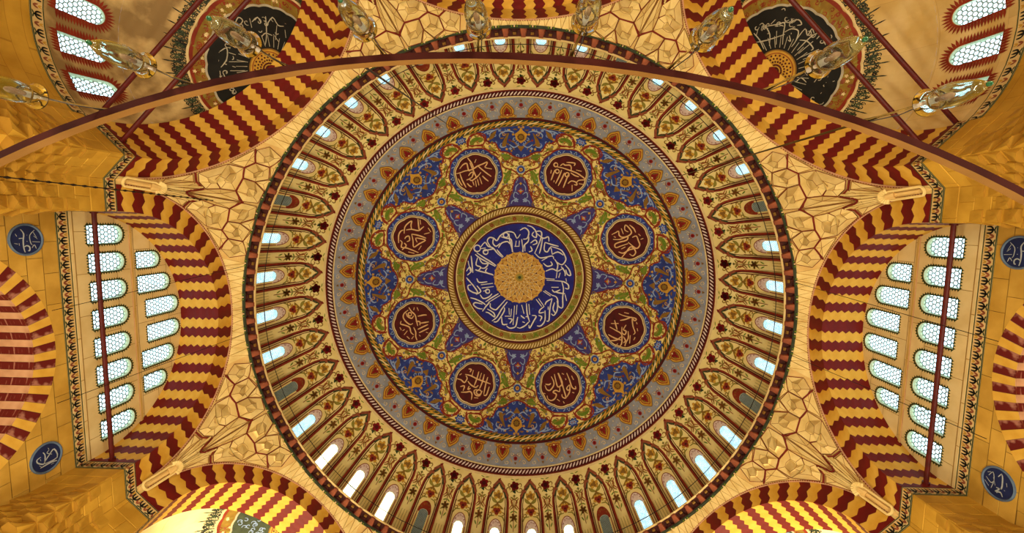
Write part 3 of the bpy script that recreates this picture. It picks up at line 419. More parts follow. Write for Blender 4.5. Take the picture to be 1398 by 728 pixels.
for k in range(N):
    a = 2 * pi * k / N; d = 2 * pi / N
    cv.disc(pol(.1365, a), .13, P['gold'], 3, 8)
    for (t0, a0, t1, a1) in ((.03, a, .085, a + 2 * d), (.03, a, .085, a - 2 * d), (.085, a, .135, a + d), (.085, a, .135, a - d), (.055, a, .11, a + 1.5 * d), (.055, a, .11, a - 1.5 * d)):
        cv.stroke([pol(t0, a0), pol((t0 + t1) / 2, (a0 + a1) / 2), pol(t1, a1)], .045, P['cream'] if k % 2 else P['brown'], 4, 2, taper=False)
    cv.disc(pol(.122, a + d / 2), .075, P['redp'], 5, 6); 
    if k % 2: cv.disc(pol(.095, a), .085, P['maroon'], 5, 6); cv.disc(pol(.066, a), .055, P['redp'], 5, 6)
cv.flower((0, 0), .42, P['olive'], 5, 12, .6); cv.disc((0, 0), .16, P['dgreen'], 6, 8)
cv.build('rosette', disc)['label'] = 'gold star-lattice rosette'
cv = Canvas(dome_fn)
ring_fill(cv, .3095, .345, P['olive'], 1)
for t0, t1, m_ in ((.345, .35, P['cream']), (.35, .362, P['maroon']), (.362, .366, P['brown']), (.366, .394, P['dgold']), (.394, .4, P['maroon'])): ring_fill(cv, t0, t1, m_, 2)
for k in range(32):
    a = 2 * pi * (k + .5) / 32
    if k % 2: cv.disc(pol(.328, a), .19, P['redp'], 3, 8); cv.disc(pol(.328, a), .1, P['brown'], 4, 6)
    else:
        for s_ in (-1, 1):
            cv.leaf(pol(.315, a - .03 * s_), pol(.342, a + .05 * s_), .16, P['green'], 3); cv.leaf(pol(.316, a - .09 * s_), pol(.341, a - .05 * s_), .1, P['brown'], 3)
    cv.disc(pol(.314, a + .05), .05, P['cream'], 4, 5); cv.disc(pol(.341, a - .05), .05, P['cream'], 4, 5)
for k in range(150):
    a = 2 * pi * k / 150; cv.stroke([pol(.368, a), pol(.38, a + .02), pol(.392, a + .045)], .1, P['cream'], 3, 2)
cv.build('inner_border', ceiling)

# eight-fold arabesque panels (one shared mesh)
O = DATA['oct']; cv = Canvas(dome_fn)
mir = lambda L: [(x, -y) for x, y in L]
def both(L): return [L, mir(L)]
def half_poly(L): return [(x, y if abs(y) > .1 else 0) for x, y in L] + [(x, -y) for x, y in reversed(L) if abs(y) > .1]
blue_half = [(x, y if abs(y) > .1 else 0) for x, y in O['blue']]
cv.fill(half_poly(O['blue']), P['blue'], 1, .5); cv.fill(half_poly(O['tri']), P['purple'], 1, .5)
cv.fill(half_poly(O['pine']), P['gold'], 2, .5); cv.disc((13.95, 0), .36, P['brown'], 3, 12); cv.disc((13.95, 0), .24, P['dgold'], 4, 8)
for k in range(9): cv.disc((13.95 + .25 * cos(k * .7), .25 * sin(k * .7)), .06, P['maroon'], 5, 5)
cv.fill(half_poly(O['palm']), P['brown'], 2, .5)
for key, m_ in (('leaf1', 'brown'), ('leaf2', 'brown'), ('greenA', 'green'), ('greenB', 'green'), ('greenC', 'green'), ('greenD', 'green'), ('greenE', 'green'), ('greenF', 'olive'), ('bluestar', 'blue2')):
    for L in both(O[key]):
        if m_ == 'blue2':
            cx, cy = sum(p[0] for p in L) / len(L), sum(p[1] for p in L) / len(L)
            cv.flower((cx, cy), .42, P['blue'], 3, 6, .62); cv.flower((cx, cy), .24, P['lblue'], 4, 6, .4); cv.disc((cx, cy), .07, P['redp'], 5, 6); continue
        cv.fill(smooth_path(L, 2, True), P[m_], 3)
        # lighter vein down each painted leaf
        cv.stroke([L[0], (sum(p[0] for p in L) / len(L), sum(p[1] for p in L) / len(L)), L[len(L) // 2]], .07, P['olive'] if m_ == 'green' else P['dgold'], 4, 3)
for L in O['lb']:
    for q in both(L): cv.stroke(q, .12, P['lblue'], 3)
for L in O['red']:
    for q in both(L): cv.stroke(q, .13, P['redp'], 3, taper=False)
for L in O['brown']:
    for q in both(L): cv.stroke(q, .2, P['brown'], 3)
for L in O['pale']:
    for q in both(L): cv.stroke(q, .09, P['lblue'], 3)
cv.disc((10.75, 0), .42, P['lblue'], 3, 14); cv.disc((10.75, 0), .34, P['blue'], 4, 14); cv.disc((10.75, 0), .2, P['gold'], 5, 10); cv.disc((10.75, 0), .08, P['redp'], 6, 6)
for x, y, r in ((12.6, .9, .12), (11.4, 1.0, .14), (12.3, 2.6, .13), (13.5, 4.1, .13), (9.2, 1.05, .12), (8.4, 1.35, .13), (10.0, .75, .1), (13.0, 3.5, .11)):
    for s_ in (1, -1): cv.disc((x, y * s_), r, P['brown'], 4, 7); cv.disc((x, y * s_), r * .5, P['gold'], 5, 5)
cv.flower((8.6, 0), .32, P['redp'], 2, 4); cv.disc((8.6, 0), .14, P['gold'], 3, 6); cv.flower((7.7, .42), .24, P['lblue'], 2, 5); cv.flower((7.7, -.42), .24, P['lblue'], 2, 5); cv.flower((9.35, 0), .15, P['gold'], 2, 4)
for s_ in (1, -1):
    cv.flower((14.6, 2.0 * s_), .17, P['lblue'], 2, 5); cv.flower((14.3, 3.1 * s_), .14, P['lblue'], 2, 5); cv.flower((12.8, 1.0 * s_), .16, P['lblue'], 2, 4); cv.disc((14.65, 1.1 * s_), .1, P['gold'], 2, 6)
    cv.curl((14.2, 1.55 * s_), .2, .07, P['gold'], 2, 1.1, 0, s_)
rnd = random.Random(5); used_b = [(13.95, 0), (12.4, 0)]
for i in range(700):
    x, y = rnd.uniform(11.6, 15.0), rnd.uniform(.1, 4.1)
    if not inside(x, y, blue_half) or any(hypot(x - u, y - v) < .42 for u, v in used_b) or any(inside(x, y, O[k]) for k in ('leaf1', 'leaf2', 'palm')): continue
    used_b.append((x, y)); c = rnd.random(); r0 = rnd.uniform(0, 6.28)
    for s_ in (1, -1):
        if c < .4: cv.curl((x, y * s_), .2, .07, P['lblue'], 2, .9, r0 * s_, s_)
        elif c < .7: cv.leaf((x - .2 * cos(r0), (y - .2 * sin(r0)) * s_), (x + .2 * cos(r0), (y + .2 * sin(r0)) * s_), .15, P['brown'], 2, .05)
        else: cv.flower((x, y * s_), .14, P['gold'] if c < .85 else P['redp'], 2, 5)
# scrollwork on the yellow ground: small curls, leaves and dots kept clear of the painted fields
rnd = random.Random(11); used = []
blue_p = half_poly(O['blue']); tri_p = half_poly(O['tri'])
mc = (RD * MEDR * cos(pi / 8), RD * MEDR * sin(pi / 8))
greens = [O[k] for k in ('greenA', 'greenB', 'greenC', 'greenD', 'greenE', 'greenF', 'bluestar')]
tries = 0
while tries < 2600:
    tries += 1; a = rnd.uniform(0, pi / 8); t = rnd.uniform(.41, .825); x, y = pol(t, a)
    if hypot(x - mc[0], y - mc[1]) < 2.75 or inside(x, y, blue_p) or inside(x, y, tri_p): continue
    if any(inside(x, y, g) for g in greens) or hypot(x - 10.75, y) < .5: continue
    if any(hypot(x - u, y - v) < .36 for u, v in used): continue
    used.append((x, y)); c = rnd.random(); r0 = rnd.uniform(0, 6.28)
    for s_ in (1, -1):
        if c < .5: cv.curl((x, y * s_), rnd.uniform(.2, .26), .085, P['redp'] if c < .2 else P['brown'], 3, 1.0, r0 * s_, s_)
        elif c < .72: cv.leaf((x - .22 * cos(r0), (y - .22 * sin(r0)) * s_), (x + .22 * cos(r0), (y + .22 * sin(r0)) * s_), .2, P['green'] if c < .62 else P['olive'], 3, .05)
        elif c < .86: cv.flower((x, y * s_), .17, P['redp'], 3, 5); cv.disc((x, y * s_), .07, P['cream'], 4, 5)
        else: cv.disc((x, y * s_), .13, P['brown'], 3, 6); cv.disc((x, y * s_), .06, P['lblue'], 4, 5)
me = cv.build('arabesque_panel', ceiling).data
for k in range(1, 8): dome_part('arabesque_panel', me, k * pi / 4)

# eight maroon medallions
def med_fn(x, y, l): return dome_fn(x + RD * MEDR, y, l)
cv = Canvas(med_fn); n = 90
def scal(r, amp, k, ph=0): return [((r + amp * abs(cos(k * (2 * pi * i / n) / 2 + ph))) * cos(2 * pi * i / n), (r + amp * abs(cos(k * (2 * pi * i / n) / 2 + ph))) * sin(2 * pi * i / n)) for i in range(n)]
cv.fill(scal(2.5, .1, 9), P['redp'], 2, .6); cv.fill(scal(2.4, .1, 9), P['blue'], 3, .6)
cv.fill(scal(2.06, .08, 9, pi / 2), P['grey'], 4, .6); cv.fill(scal(1.97, .08, 9, pi / 2), P['brown'], 5, .6); cv.fill(scal(1.92, .08, 9, pi / 2), P['cream'], 6, .6); cv.fill(scal(1.84, .07, 9, pi / 2), P['maroon'], 7, .6)
for k in range(9):
    a = 2 * pi * (k + .5) / 9 + .35
    c_ = lambda r, o: (r * cos(a + o / r), r * sin(a + o / r))
    vs = [c_(2.5, 0), c_(2.18, -.2), c_(2.18, .2)]; cv.fill(vs, P['lblue'], 5); cv.disc(c_(2.27, 0), .085, P['black'], 6, 6)
    for s_ in (-1, 1): cv.leaf(c_(2.16, .3 * s_), c_(2.4, .6 * s_), .1, P['lblue'], 5)
cv.build('medallion', ceiling)
med0 = [o for o in ceiling.children if o.name.startswith('medallion')][0]
MEDAZ = (247.5, 292.5, 337.5, 22.5, 67.5, 112.5, 157.5, 202.5)
for k, az in enumerate(MEDAZ):
    o = med0 if k == 0 else dome_part('medallion', med0.data); o.rotation_euler = (0, 0, radians(az))
    cv = Canvas(med_fn)
    for st in DATA['meds'][k]: cv.stroke([(x * 1.04, y * 1.04) for x, y in st], .125, P['pinkgold'], 9, 3)
    cv.build('inscription', o)

# braided border, grey band with gold teardrops, rope border
cv = Canvas(dome_fn)
ring_fill(cv, .837, .842, P['dgold'], 1, 200); ring_fill(cv, .842, .872, P['dgreen'], 1, 200)
NB = 190
for k in range(NB):
    a = 2 * pi * k / NB; m_ = P['cream'] if k % 3 == 0 else P['gold']
    cv.stroke([pol(.8435, a - .012), pol(.852, a + .004), pol(.858, a + .028), pol(.8575, a + .046)], .12, m_, 2, 2)
    cv.stroke([pol(.871, a + .058), pol(.863, a + .042), pol(.8565, a + .02), pol(.857, a + .0)], .12, m_, 3, 2)
    if k % 2: cv.disc(pol(.8455, a + .03), .05, P['dgold'], 2, 5); cv.disc(pol(.869, a + .015), .05, P['dgold'], 2, 5)
cv.build('braid_border', ceiling)
cv = Canvas(dome_fn)
a9 = radians(9)
def tp(t, da): return pol(t, da)
tear = [(.972, 0), (.958, .013), (.943, .026), (.924, .034), (.906, .031), (.896, .04), (.887, .03), (.889, .012), (.882, .0)]
def teard(sc): 
    c = .922; L = [(c + (t - c) * sc, d * sc * 1.2) for t, d in tear]; L += [(t, -d) for t, d in reversed(L[1:-1])]; return [pol(t, d) for t, d in L]
cv.fill(teard(1), P['gold'], 1, .4); cv.stroke(teard(.97), .07, P['brown'], 2, 2, True); cv.stroke(teard(.66), .08, P['redp'], 2, 2, True); cv.fill(teard(.5), P['brown'], 3, .4)
cv.flower(pol(.918, 0), .34, P['crimson'], 4, 3, .5, 0); cv.leaf(pol(.91, 0), pol(.945, 0), .22, P['crimson'], 4); cv.disc(pol(.905, 0), .08, P['cream'], 5, 5)
for s_ in (1, -1):
    cv.curl(pol(.893, .045 * s_), .16, .07, P['gold'], 2, 1, 0, s_); cv.curl(pol(.975, .03 * s_), .22, .05, P['cream'], 1, 1.1, 2, s_); cv.curl(pol(.935, .062 * s_), .2, .045, P['cream'], 1, 1, 4 * s_, s_)
    cv.leaf(pol(.955, .045 * s_), pol(.975, .06 * s_), .09, P['gold'], 2)
    cv.leaf(pol(.99, .01 * s_), pol(.985, .04 * s_), .08, P['lblue'], 2)
h = a9 / 2
cv.disc(pol(.955, h), .19, P['crimson'], 2, 9); cv.disc(pol(.955, h), .08, P['maroon'], 3, 6); cv.stroke([pol(.945, h - .018), pol(.938, h), pol(.945, h + .018)], .06, P['redp'], 2); cv.flower(pol(.978, h), .13, P['brown'], 2, 3)
for t, d in ((.905, 0), (.92, .015), (.92, -.015), (.893, .018), (.893, -.018), (.965, .028), (.965, -.028)): cv.disc(pol(t, h + d), .055, P['lblue'] if d else P['cream'], 2, 5)
me = cv.build('teardrop_motif', ceiling).data
for k in range(40):
    if k == 0: [o for o in ceiling.children if o.name == 'teardrop_motif'][0].rotation_euler = (0, 0, radians(4.5))
    else: dome_part('teardrop_motif', me, radians(4.5 + 9 * k))
cv = Canvas(dome_fn)
NR = 340
for k in range(NR):
    a = 2 * pi * k / NR; cv.leaf(pol(1.009, a), pol(1.03, a + .017), .13, P['pink'], 2); cv.stroke([pol(1.006, a + .009), pol(1.032, a + .026)], .06, P['maroon'], 2, 1)
ring_fill(cv, .998, 1.0045, P['cream'], 2, 200); ring_fill(cv, 1.037, 1.041, P['redp'], 3, 200); ring_fill(cv, 1.041, 1.052, P['cream'], 3, 200)
ring_fill(cv, .874, .884, P['maroon'], 2, 200)
cv.build('rope_border', ceiling)

# drum: forty bays, each a painted pointed niche round a window
TB = 1.555
def bay_fn(x, y, l):
    th = y / RD; az = x / RD; r = RD - .012 * l
    return (r * sin(th) * cos(az), r * sin(th) * sin(az), r * cos(th))
BW = radians(4.5) * RD
WH = [(-.36, 1.505 * RD), (.36, 1.505 * RD), (.36, 1.305 * RD)] + [(.36 * cos(a), 1.305 * RD - .36 * sin(a)) for a in [pi * i / 10 for i in range(1, 10)]] + [(-.36, 1.305 * RD)]
cv = Canvas(bay_fn)
cv.fill([(-BW, 1.04 * RD), (BW, 1.04 * RD), (BW, TB * RD), (-BW, TB * RD)], P['bayground'], 0, .7, [WH])
nb = [(-.86, 1.55), (-.86, 1.22), (-.84, 1.17), (-.74, 1.135), (-.6, 1.112), (-.5, 1.112), (-.44, 1.1), (-.2, 1.088), (0, 1.07)]
outl = [(x, t * RD) for x, t in nb] + [(-x, t * RD) for x, t in reversed(nb[:-1])]
def shr(L, d): 
    return [(x * (1 - d / .86), y + d * (1 if i in range(4, len(L) - 4) else .6)) for i, (x, y) in enumerate(L)]
def poly_line(cv, L, w, m_, layer): cv.stroke(L, w, m_, layer, 1, taper=False)
poly_line(cv, shr(outl, -.1), .09, P['redp'], 1); poly_line(cv, outl, .15, P['redp'], 1); poly_line(cv, shr(outl, .03), .07, P['maroon'], 2); poly_line(cv, shr(outl, .17), .06, P['maroon'], 2)
# bricked apex blocks
for s_ in (1, -1):
    for (x0, t0, x1, t1) in ((0, 1.068, .46, 1.098), (.5, 1.108, .8, 1.14)):
        cv.stroke([(x0 * s_, t0 * RD), (x1 * s_, t1 * RD)], .32, P['pinkgold'] if False else P['corbel'], 3, 1, taper=False); cv.stroke([(x0 * s_, t0 * RD + .2), (x1 * s_ * .9, t1 * RD + .17)], .1, P['dgreen'], 4, 1, taper=False)
cv.flower((0, 1.062 * RD), .16, P['crimson'], 3, 3)
# inside the niche
cv.flower((0, 1.208 * RD), .46, P['gold'], 2, 5, .6, pi / 2); cv.flower((0, 1.21 * RD), .34, P['redp'], 3, 3, .6, pi / 2); cv.disc((0, 1.212 * RD), .1, P['maroon'], 4, 6)
cv.flower((0, 1.135 * RD), .44, P['gold'], 2, 5, .55, -pi / 2); cv.flower((0, 1.137 * RD), .28, P['brown'], 3, 3)
for s_ in (1, -1):
    cv.leaf((0, 1.172 * RD), (.52 * s_, 1.145 * RD), .27, P['olive'], 2, .08 * s_); cv.leaf((0, 1.176 * RD), (.55 * s_, 1.2 * RD), .27, P['dgold'], 2, .08 * s_)
    cv.curl((.5 * s_, 1.225 * RD), .2, .08, P['dgold'], 2, 1, 0, s_); cv.stroke([(.15 * s_, 1.232 * RD), (.5 * s_, 1.236 * RD), (.66 * s_, 1.255 * RD)], .1, P['olive'], 2)
    cv.leaf((.2 * s_, 1.16 * RD), (.4 * s_, 1.12 * RD), .12, P['dgold'], 2)
    cv.stroke([(.6 * s_, 1.19 * RD), (.66 * s_, 1.21 * RD), (.6 * s_, 1.23 * RD)], .06, P['brown'], 2)
cv.disc((0, 1.174 * RD), .1, P['brown'], 3, 6)
# between the niches: flower, star, scrolls
for s_ in (1, -1):
    q = lambda x, t: (BW * s_ - x * s_, t * RD)
    cv.flower((BW * s_, 1.088 * RD), .43, P['crimson'], 2, 5, .7); cv.disc((BW * s_, 1.088 * RD), .2, P['maroon'], 3, 6); cv.curl(q(.46, 1.082), .2, .09, P['dgold'], 2, .7, 2, s_)
    cv.curl(q(.5, 1.105), .26, .09, P['brown'], 2, .8, 1, s_); cv.flower((BW * s_, 1.115 * RD), .17, P['dgreen'], 2, 3); cv.flower((BW * s_, 1.135 * RD), .12, P['olive'], 2, 4)
    cv.leaf(q(.02, 1.1), q(.36, 1.12), .12, P['olive'], 2); cv.leaf(q(.05, 1.06), q(.4, 1.055), .08, P['green'], 2)
    cv.stroke([q(.02, 1.15), q(.26, 1.162), q(.08, 1.185), q(.32, 1.2)], .11, P['brown'], 2); cv.stroke([q(.4, 1.145), q(.14, 1.17), q(.4, 1.195)], .08, P['redp'], 2); cv.leaf(q(.04, 1.15), q(.34, 1.14), .14, P['olive'], 2)
    cv.flower((BW * s_, 1.235 * RD), .34, P['brown'], 2, 5, .45); cv.stroke([q(0, 1.13), q(0, 1.3)], .045, P['redp'], 1, 1, taper=False); cv.leaf(q(.03, 1.24), q(.3, 1.26), .11, P['olive'], 2); cv.leaf(q(.03, 1.205), q(.3, 1.215), .1, P['green'], 2)
    for x in (.0, .2, .4): cv.stroke([q(x, 1.325), q(x, 1.5)], .028, P['olive'], 1, 1, taper=False)
    cv.leaf(q(.1, 1.285), q(.25, 1.265), .1, P['green'], 2)
# lunette above the window
lun = [(.5, 1.305 * RD)] + [(0.5 * cos(a), 1.302 * RD - .98 * sin(a)) for a in [pi * i / 10 for i in range(1, 10)]] + [(-.5, 1.305 * RD), (-.36, 1.305 * RD)] + [(.36 * cos(a), 1.305 * RD - .36 * sin(a)) for a in [pi - pi * i / 10 for i in range(1, 10)]] + [(.36, 1.305 * RD)]
cv2 = Canvas(bay_fn); cv2.mb.v = list(cv.mb.v); cv2.mb.f = list(cv.mb.f); cv2.mb.mi = list(cv.mb.mi); cv2.mb.ms = list(cv.mb.ms)
for c_, pm, dm in ((cv, P['pink'], P['redp']), (cv2, P['redp'], P['brown'])):
    c_.fill(lun, pm, 1); c_.stroke([(0.5 * cos(a), 1.302 * RD - .98 * sin(a)) for a in [pi * i / 12 for i in range(13)]], .06, P['redp'], 2, 1, taper=False)
    for a in (.6, 1.1, 1.57, 2.04, 2.54): c_.curl((.42 * cos(a), 1.302 * RD - .76 * sin(a)), .09, .035, dm, 2, 1, a)
    for s_ in (1, -1): c_.stroke([(.5 * s_, 1.305 * RD), (.5 * s_, 1.52 * RD)], .06, P['redp'], 2, 1, taper=False)
bay_me = cv.build('drum_bay', ceiling).data; bay_dk = cv2.build('drum_bay', ceiling).data
first = {id(bay_me): True}
bays = [o for o in ceiling.children if o.name.startswith('drum_bay')]
# window meshes for the drum
def win_meshes(fn, hw, y0, y1, ysgn, dpt, cell, pane_mats, bar, frame_m):
    """reveal, lattice and pane of an arched window; the arch end is at y1 (springing at y1 - ysgn*hw)"""
    ys = y1 - ysgn * hw
    outline = [(-hw, y0), (hw, y0)] + [(hw * cos(a), ys + ysgn * hw * sin(a)) for a in [pi * i / 10 for i in range(0, 11)]]
    r = MB(); n = len(outline); vs = [fn(x, y, 0) for x, y in outline] + [fn(x * .97, y, -dpt) for x, y in outline]
    r.add(vs, [(i, (i + 1) % n, n + (i + 1) % n, n + i) for i in range(n)], frame_m)
    pm = []
    for k in pane_mats:
        p = MB(); V, F = cdt([(x * 1.02, y) for x, y in outline], (), .5); p.add([fn(x, y, -dpt * .92) for x, y in V], F, k); pm.append(p)
    g = MB(); row = 0; y = min(y0, y1) ; R_ = cell / sqrt(3)
    while y < max(y0, y1) + cell:
        x = -hw - (cell / 2 if row % 2 else 0)
        while x < hw + cell:
            if inside(x, y, outline) or inside(x * .9, y0 + (y - y0) * .97, outline):
                vs = []
                for i in range(6):
                    a = pi / 6 + i * pi / 3
                    for rr in (R_ * 1.02, R_ * bar):
                        px_, py_ = x + rr * cos(a), y + rr * sin(a); px_ = max(-hw, min(hw, px_)); vs.append(fn(px_, py_, -dpt * .55))
                g.add(vs, [(2 * i, 2 * ((i + 1) % 6), 2 * ((i + 1) % 6) + 1, 2 * i + 1) for i in range(6)], P['grille'])
            x += cell
        y += cell * sqrt(3) / 2; row += 1
    return r, g, pm
def bayw_fn(x, y, l):
    th = y / RD; az = x / RD; r = RD - l
    return (r * sin(th) * cos(az) - RD, r * sin(th) * sin(az), r * cos(th))
rv, gr, pn = win_meshes(bayw_fn, .36, 1.505 * RD, 1.285 * RD, -1, .045, .12, [P['daydome'], P['sun'], P['dim']], .76, P['frame'])
rv_me = rv.build('x'); gr_me = gr.build('x'); pn_me = [p.build('x') for p in pn]
WN = [0]
def window(meshes, loc, rz, label, group):
    WN[0] += 1
    e = empty('window_%d' % WN[0], loc, rz, label, None, group, 'structure')
    for nm, me in meshes: link(nm, me, e)
    return e
for k in range(40):
    az = 4.5 + 9 * k; dark = abs((az - 22.5) % 45) < .1
    o = bays[1 if dark else 0] if (k == 0 or (dark and k == 2)) else dome_part('drum_bay', bay_dk if dark else bay_me)
    o.rotation_euler = (0, 0, radians(az))
    sunny = 60 < az < 145 and not dark
    pane = pn_me[2] if dark else pn_me[1] if sunny else pn_me[0]
    lab = 'dim walled-up arched window at the foot of the dome' if dark else 'arched window glowing warm white at the sunny foot of the dome' if sunny else 'arched window of pale blue daylight at the foot of the dome'
    grp = 'dim drum windows' if dark else 'sunlit drum windows' if sunny else 'pale blue drum windows'
    window([('reveal', rv_me.data), ('lattice', gr_me.data), ('pane', pane.data)], (RD * cos(radians(az)), RD * sin(radians(az)), DC[2]), radians(az), lab, grp)
for o in [rv_me, gr_me] + pn_me: bpy.data.objects.remove(o)

# ---------------------------------------------------------------- gallery cornice with its corbels
mb = MB()
prof = [(RCI + .35, HCI + .04), (RCI + .01, HCI + .04), (RCI, HCI - .02), (RCI + .1, HCI - .04)]
mb.lathe([(r, z - HCI) for r, z in prof], P['ledge'], 160)
mb.lathe([(RCI + .1, -.04), (RCO - .02, -.1), (RCO - .02, HCO - HCI - .02)], P['corbeldark'], 160)
mb.lathe([(RCO - .1, HCO - HCI - .02), (RCO - .08, HCO - HCI - .12), (RCO + .04, HCO - HCI - .12), (RCO + .04, HCO - HCI + .02)], P['teal'], 160)
cornice = mb.build('trim_1'); cornice.location = (0, 0, HCI + Z0); tag(cornice, 'corbelled gallery cornice ringing the foot of the dome', kind='structure')
mb = MB(); L_ = .46
for (x0, x1, w0, w1, z0, z1, m_) in ((.06, .24, .26, .32, -.16, -.26, P['corbel']), (.24, .42, .34, .44, -.24, -.38, P['corbel']), (.4, .47, .46, .46, -.32, -.44, P['crimson'])):
    vs = []
    for x, w_, in ((x0, w0), (x1, w1)):
        for s_ in (-1, 1): vs.append((RCI + x, s_ * w_ / 2, .0 if x < .2 else -.1))
        for s_ in (1, -1): vs.append((RCI + x, s_ * w_ / 2 * .8, z0 if x == x0 else z1))
    mb.add(vs, [(0, 1, 2, 3), (4, 7, 6, 5), (0, 4, 5, 1), (1, 5, 6, 2), (2, 6, 7, 3), (3, 7, 4, 0)], m_)
cb = mb.build('corbel', cornice); NC = 100
mb = MB(); mb.box((RCI + .22, 0, -.14), (.1, .18, .12), P['brown']); mb.box((RCI + .34, 0, -.2), (.12, .22, .14), P['corbeldark']); mb.box((RCI + .42, 0, -.28), (.08, .36, .12), P['corbeldark']); 
for s_ in (-1, 0, 1): mb.box((RCO - .02, s_ * .15, HCO - HCI - .13), (.1, .07, .05), P['green'] if s_ else P['cream'])
cn = mb.build('corbel_infill', cornice)
for k in range(NC):
    a = 2 * pi * (k + .25) / NC
    for m_, da in ((cb, 0), (cn, pi / NC)):
        o = m_ if k == 0 else link(m_.name.split('.')[0], m_.data, cornice)
        o.rotation_euler = (0, 0, a + da)
mb = MB(); mb.tube([((RCI + .06) * cos(2 * pi * i / 120), (RCI + .06) * sin(2 * pi * i / 120), .95) for i in range(120)], .022, P['iron'], 6, closed=True)
rail = mb.build('gallery_railing'); rail.location = (0, 0, HCI + Z0); tag(rail, 'thin dark handrail round the gallery in front of the drum windows', 'railing')
mb = MB(); mb.tube([(RCI + .06, 0, .1), (RCI + .06, 0, .95)], .012, P['iron'], 5); po = mb.build('post', rail)
for k in range(40):
    o = po if k == 0 else link('post', po.data, rail); o.rotation_euler = (0, 0, radians(9 * k))
# ---------------------------------------------------------------- striped arches
AMP = .14
def tooth(i): return AMP if i % 2 else 0.0
SPTS = [('f', RX - (RX - RI) * i / 4, 0.0, tooth(i)) for i in range(5)] + [('s', RI, DEP * i / 12, tooth(i)) for i in range(1, 13)]
def vous_mesh(s0, s1, wang, m_):
    """one arch stone: front face and soffit, its two joints cut in zigzag (s0, s1 = direction each joint leans)"""
    mb = MB(); vs = []
    for side, sg in ((-.5, s0), (.5, s1)):
        for _, r, y, d in SPTS:
            psi = side * wang + sg * d / r; vs.append((r * sin(psi), y, r * cos(psi)))
    n = len(SPTS); fs = [(i, i + 1, n + i + 1, n + i) for i in range(n - 1)]
    mb.add(vs, fs, m_); return mb
NV = 35; WV = pi / NV
def stilt_mesh(sg, m_):
    mb = MB(); vs = []; n = len(SPTS)
    for _, r, y, d in SPTS: vs.append((sg * r, y, -d))
    for _, r, y, d in SPTS: vs.append((sg * r, y, SPR - HS))
    mb.add(vs, [(i, i + 1, n + i + 1, n + i) for i in range(n - 1)], m_); return mb
def mk(mb): 
    o = mb.build('voussoir'); me = o.data; bpy.data.objects.remove(o); return me
VM = {('c', 0): mk(vous_mesh(-1, 1, WV, P['red'])), ('r', 0): mk(vous_mesh(1, 1, WV, P['red'])), ('r', 1): mk(vous_mesh(1, 1, WV, P['yellow'])), ('l', 0): mk(vous_mesh(-1, -1, WV, P['red'])), ('l', 1): mk(vous_mesh(-1, -1, WV, P['yellow'])), ('s', 1): mk(stilt_mesh(1, P['red'])), ('s', -1): mk(stilt_mesh(-1, P['red']))}
mb = MB(); pts = [(RX * sin(a), -.03, RX * cos(a)) for a in [pi * (i / 60 - .5) for i in range(61)]]
mb.tube(pts, .05, P['pinkst'], 6)
for i in range(160):
    a = pi * ((i + .5) / 160 - .5); mb.box((RX * sin(a), -.07, RX * cos(a)), (.05, .05, .05), P['redp'])
MOLD = mb.build('moulding'); MOLDM = MOLD.data; bpy.data.objects.remove(MOLD)
ARCH_LABEL = {180: 'zigzag red and ochre arch framing the windowed wall on the left', 0: 'zigzag red and ochre arch framing the windowed wall on the right', 225: 'dull zigzag striped arch over the upper left semidome', 315: 'yellow and red zigzag striped arch over the upper right semidome', 135: 'striped arch with brightly lit soffit at the lower left of the dome', 45: 'striped arch with brightly lit yellow soffit at the lower right of the dome', 270: 'zigzag striped arch just above the top of the dome, cut by the picture edge', 90: 'zigzag striped arch below the dome on its sunny side'}
def bay_matrix(az): return radians(az - 90)
for az in range(0, 360, 45):
    inset = .34 if az == 270 else 0
    a = radians(az); ya = AP - inset
    e = empty('striped_arch', (ya * cos(a), ya * sin(a), HS + Z0), bay_matrix(az), ARCH_LABEL[az], 'arch')
    for k in range(-17, 18):
        me = VM[('c', 0)] if k == 0 else VM[('r' if k > 0 else 'l', abs(k) % 2)]
        o = link('voussoir', me, e); o.rotation_euler = (0, k * WV, 0)
    link('voussoir', VM[('s', 1)], e); link('voussoir', VM[('s', -1)], e); link('moulding', MOLDM, e)

# ---------------------------------------------------------------- pendentives with faceted muqarnas
def psurf(phi, u, off=0.0):
    """phi in degrees from the pier axis (local +x), u = 0 on the arch edge, 1 at the cornice; off = metres towards the hall"""
    d = radians(22.5 - abs(phi)); w_ = AP * math.tan(d)
    he = HS + sqrt(RX * RX - w_ * w_) if w_ < RX else SPR + (HWD - w_) / (HWD - RX) * .36
    Re = AP / cos(d); R_ = Re + (RCO - Re) * u; h_ = he + (HCO - he) * u
    a = radians(phi); k = .75 * off
    return ((R_ - k) * cos(a), (R_ - k) * sin(a), h_ - .66 * off)
PHIS = [-22.5, -20, -17.5, -15, -12.5, -10, -8, -6, -5, -4, -3, -2.5, -2, -1.6, -1.2, -.8, -.4, 0]
PHIS = PHIS + [-p for p in reversed(PHIS[:-1])]
mb = MB(); US = [i / 12 for i in range(13)]; vs = [psurf(p, u) for p in PHIS for u in US]; n = len(US)
mb.add(vs, [(i * n + j, (i + 1) * n + j, (i + 1) * n + j + 1, i * n + j + 1) for i in range(len(PHIS) - 1) for j in range(n - 1)], P['pendback'])
tmp = mb.build('backing'); BACKM = tmp.data; bpy.data.objects.remove(tmp)
A0, A1, A2, A3, A4, A5, A6 = (.08, .83), (1.75, .65), (4.4, .54), (6.3, .37), (7.85, .44), (9.1, .26), (10.1, .1)
X1, X2 = (4.4, .75), (8.1, .81)
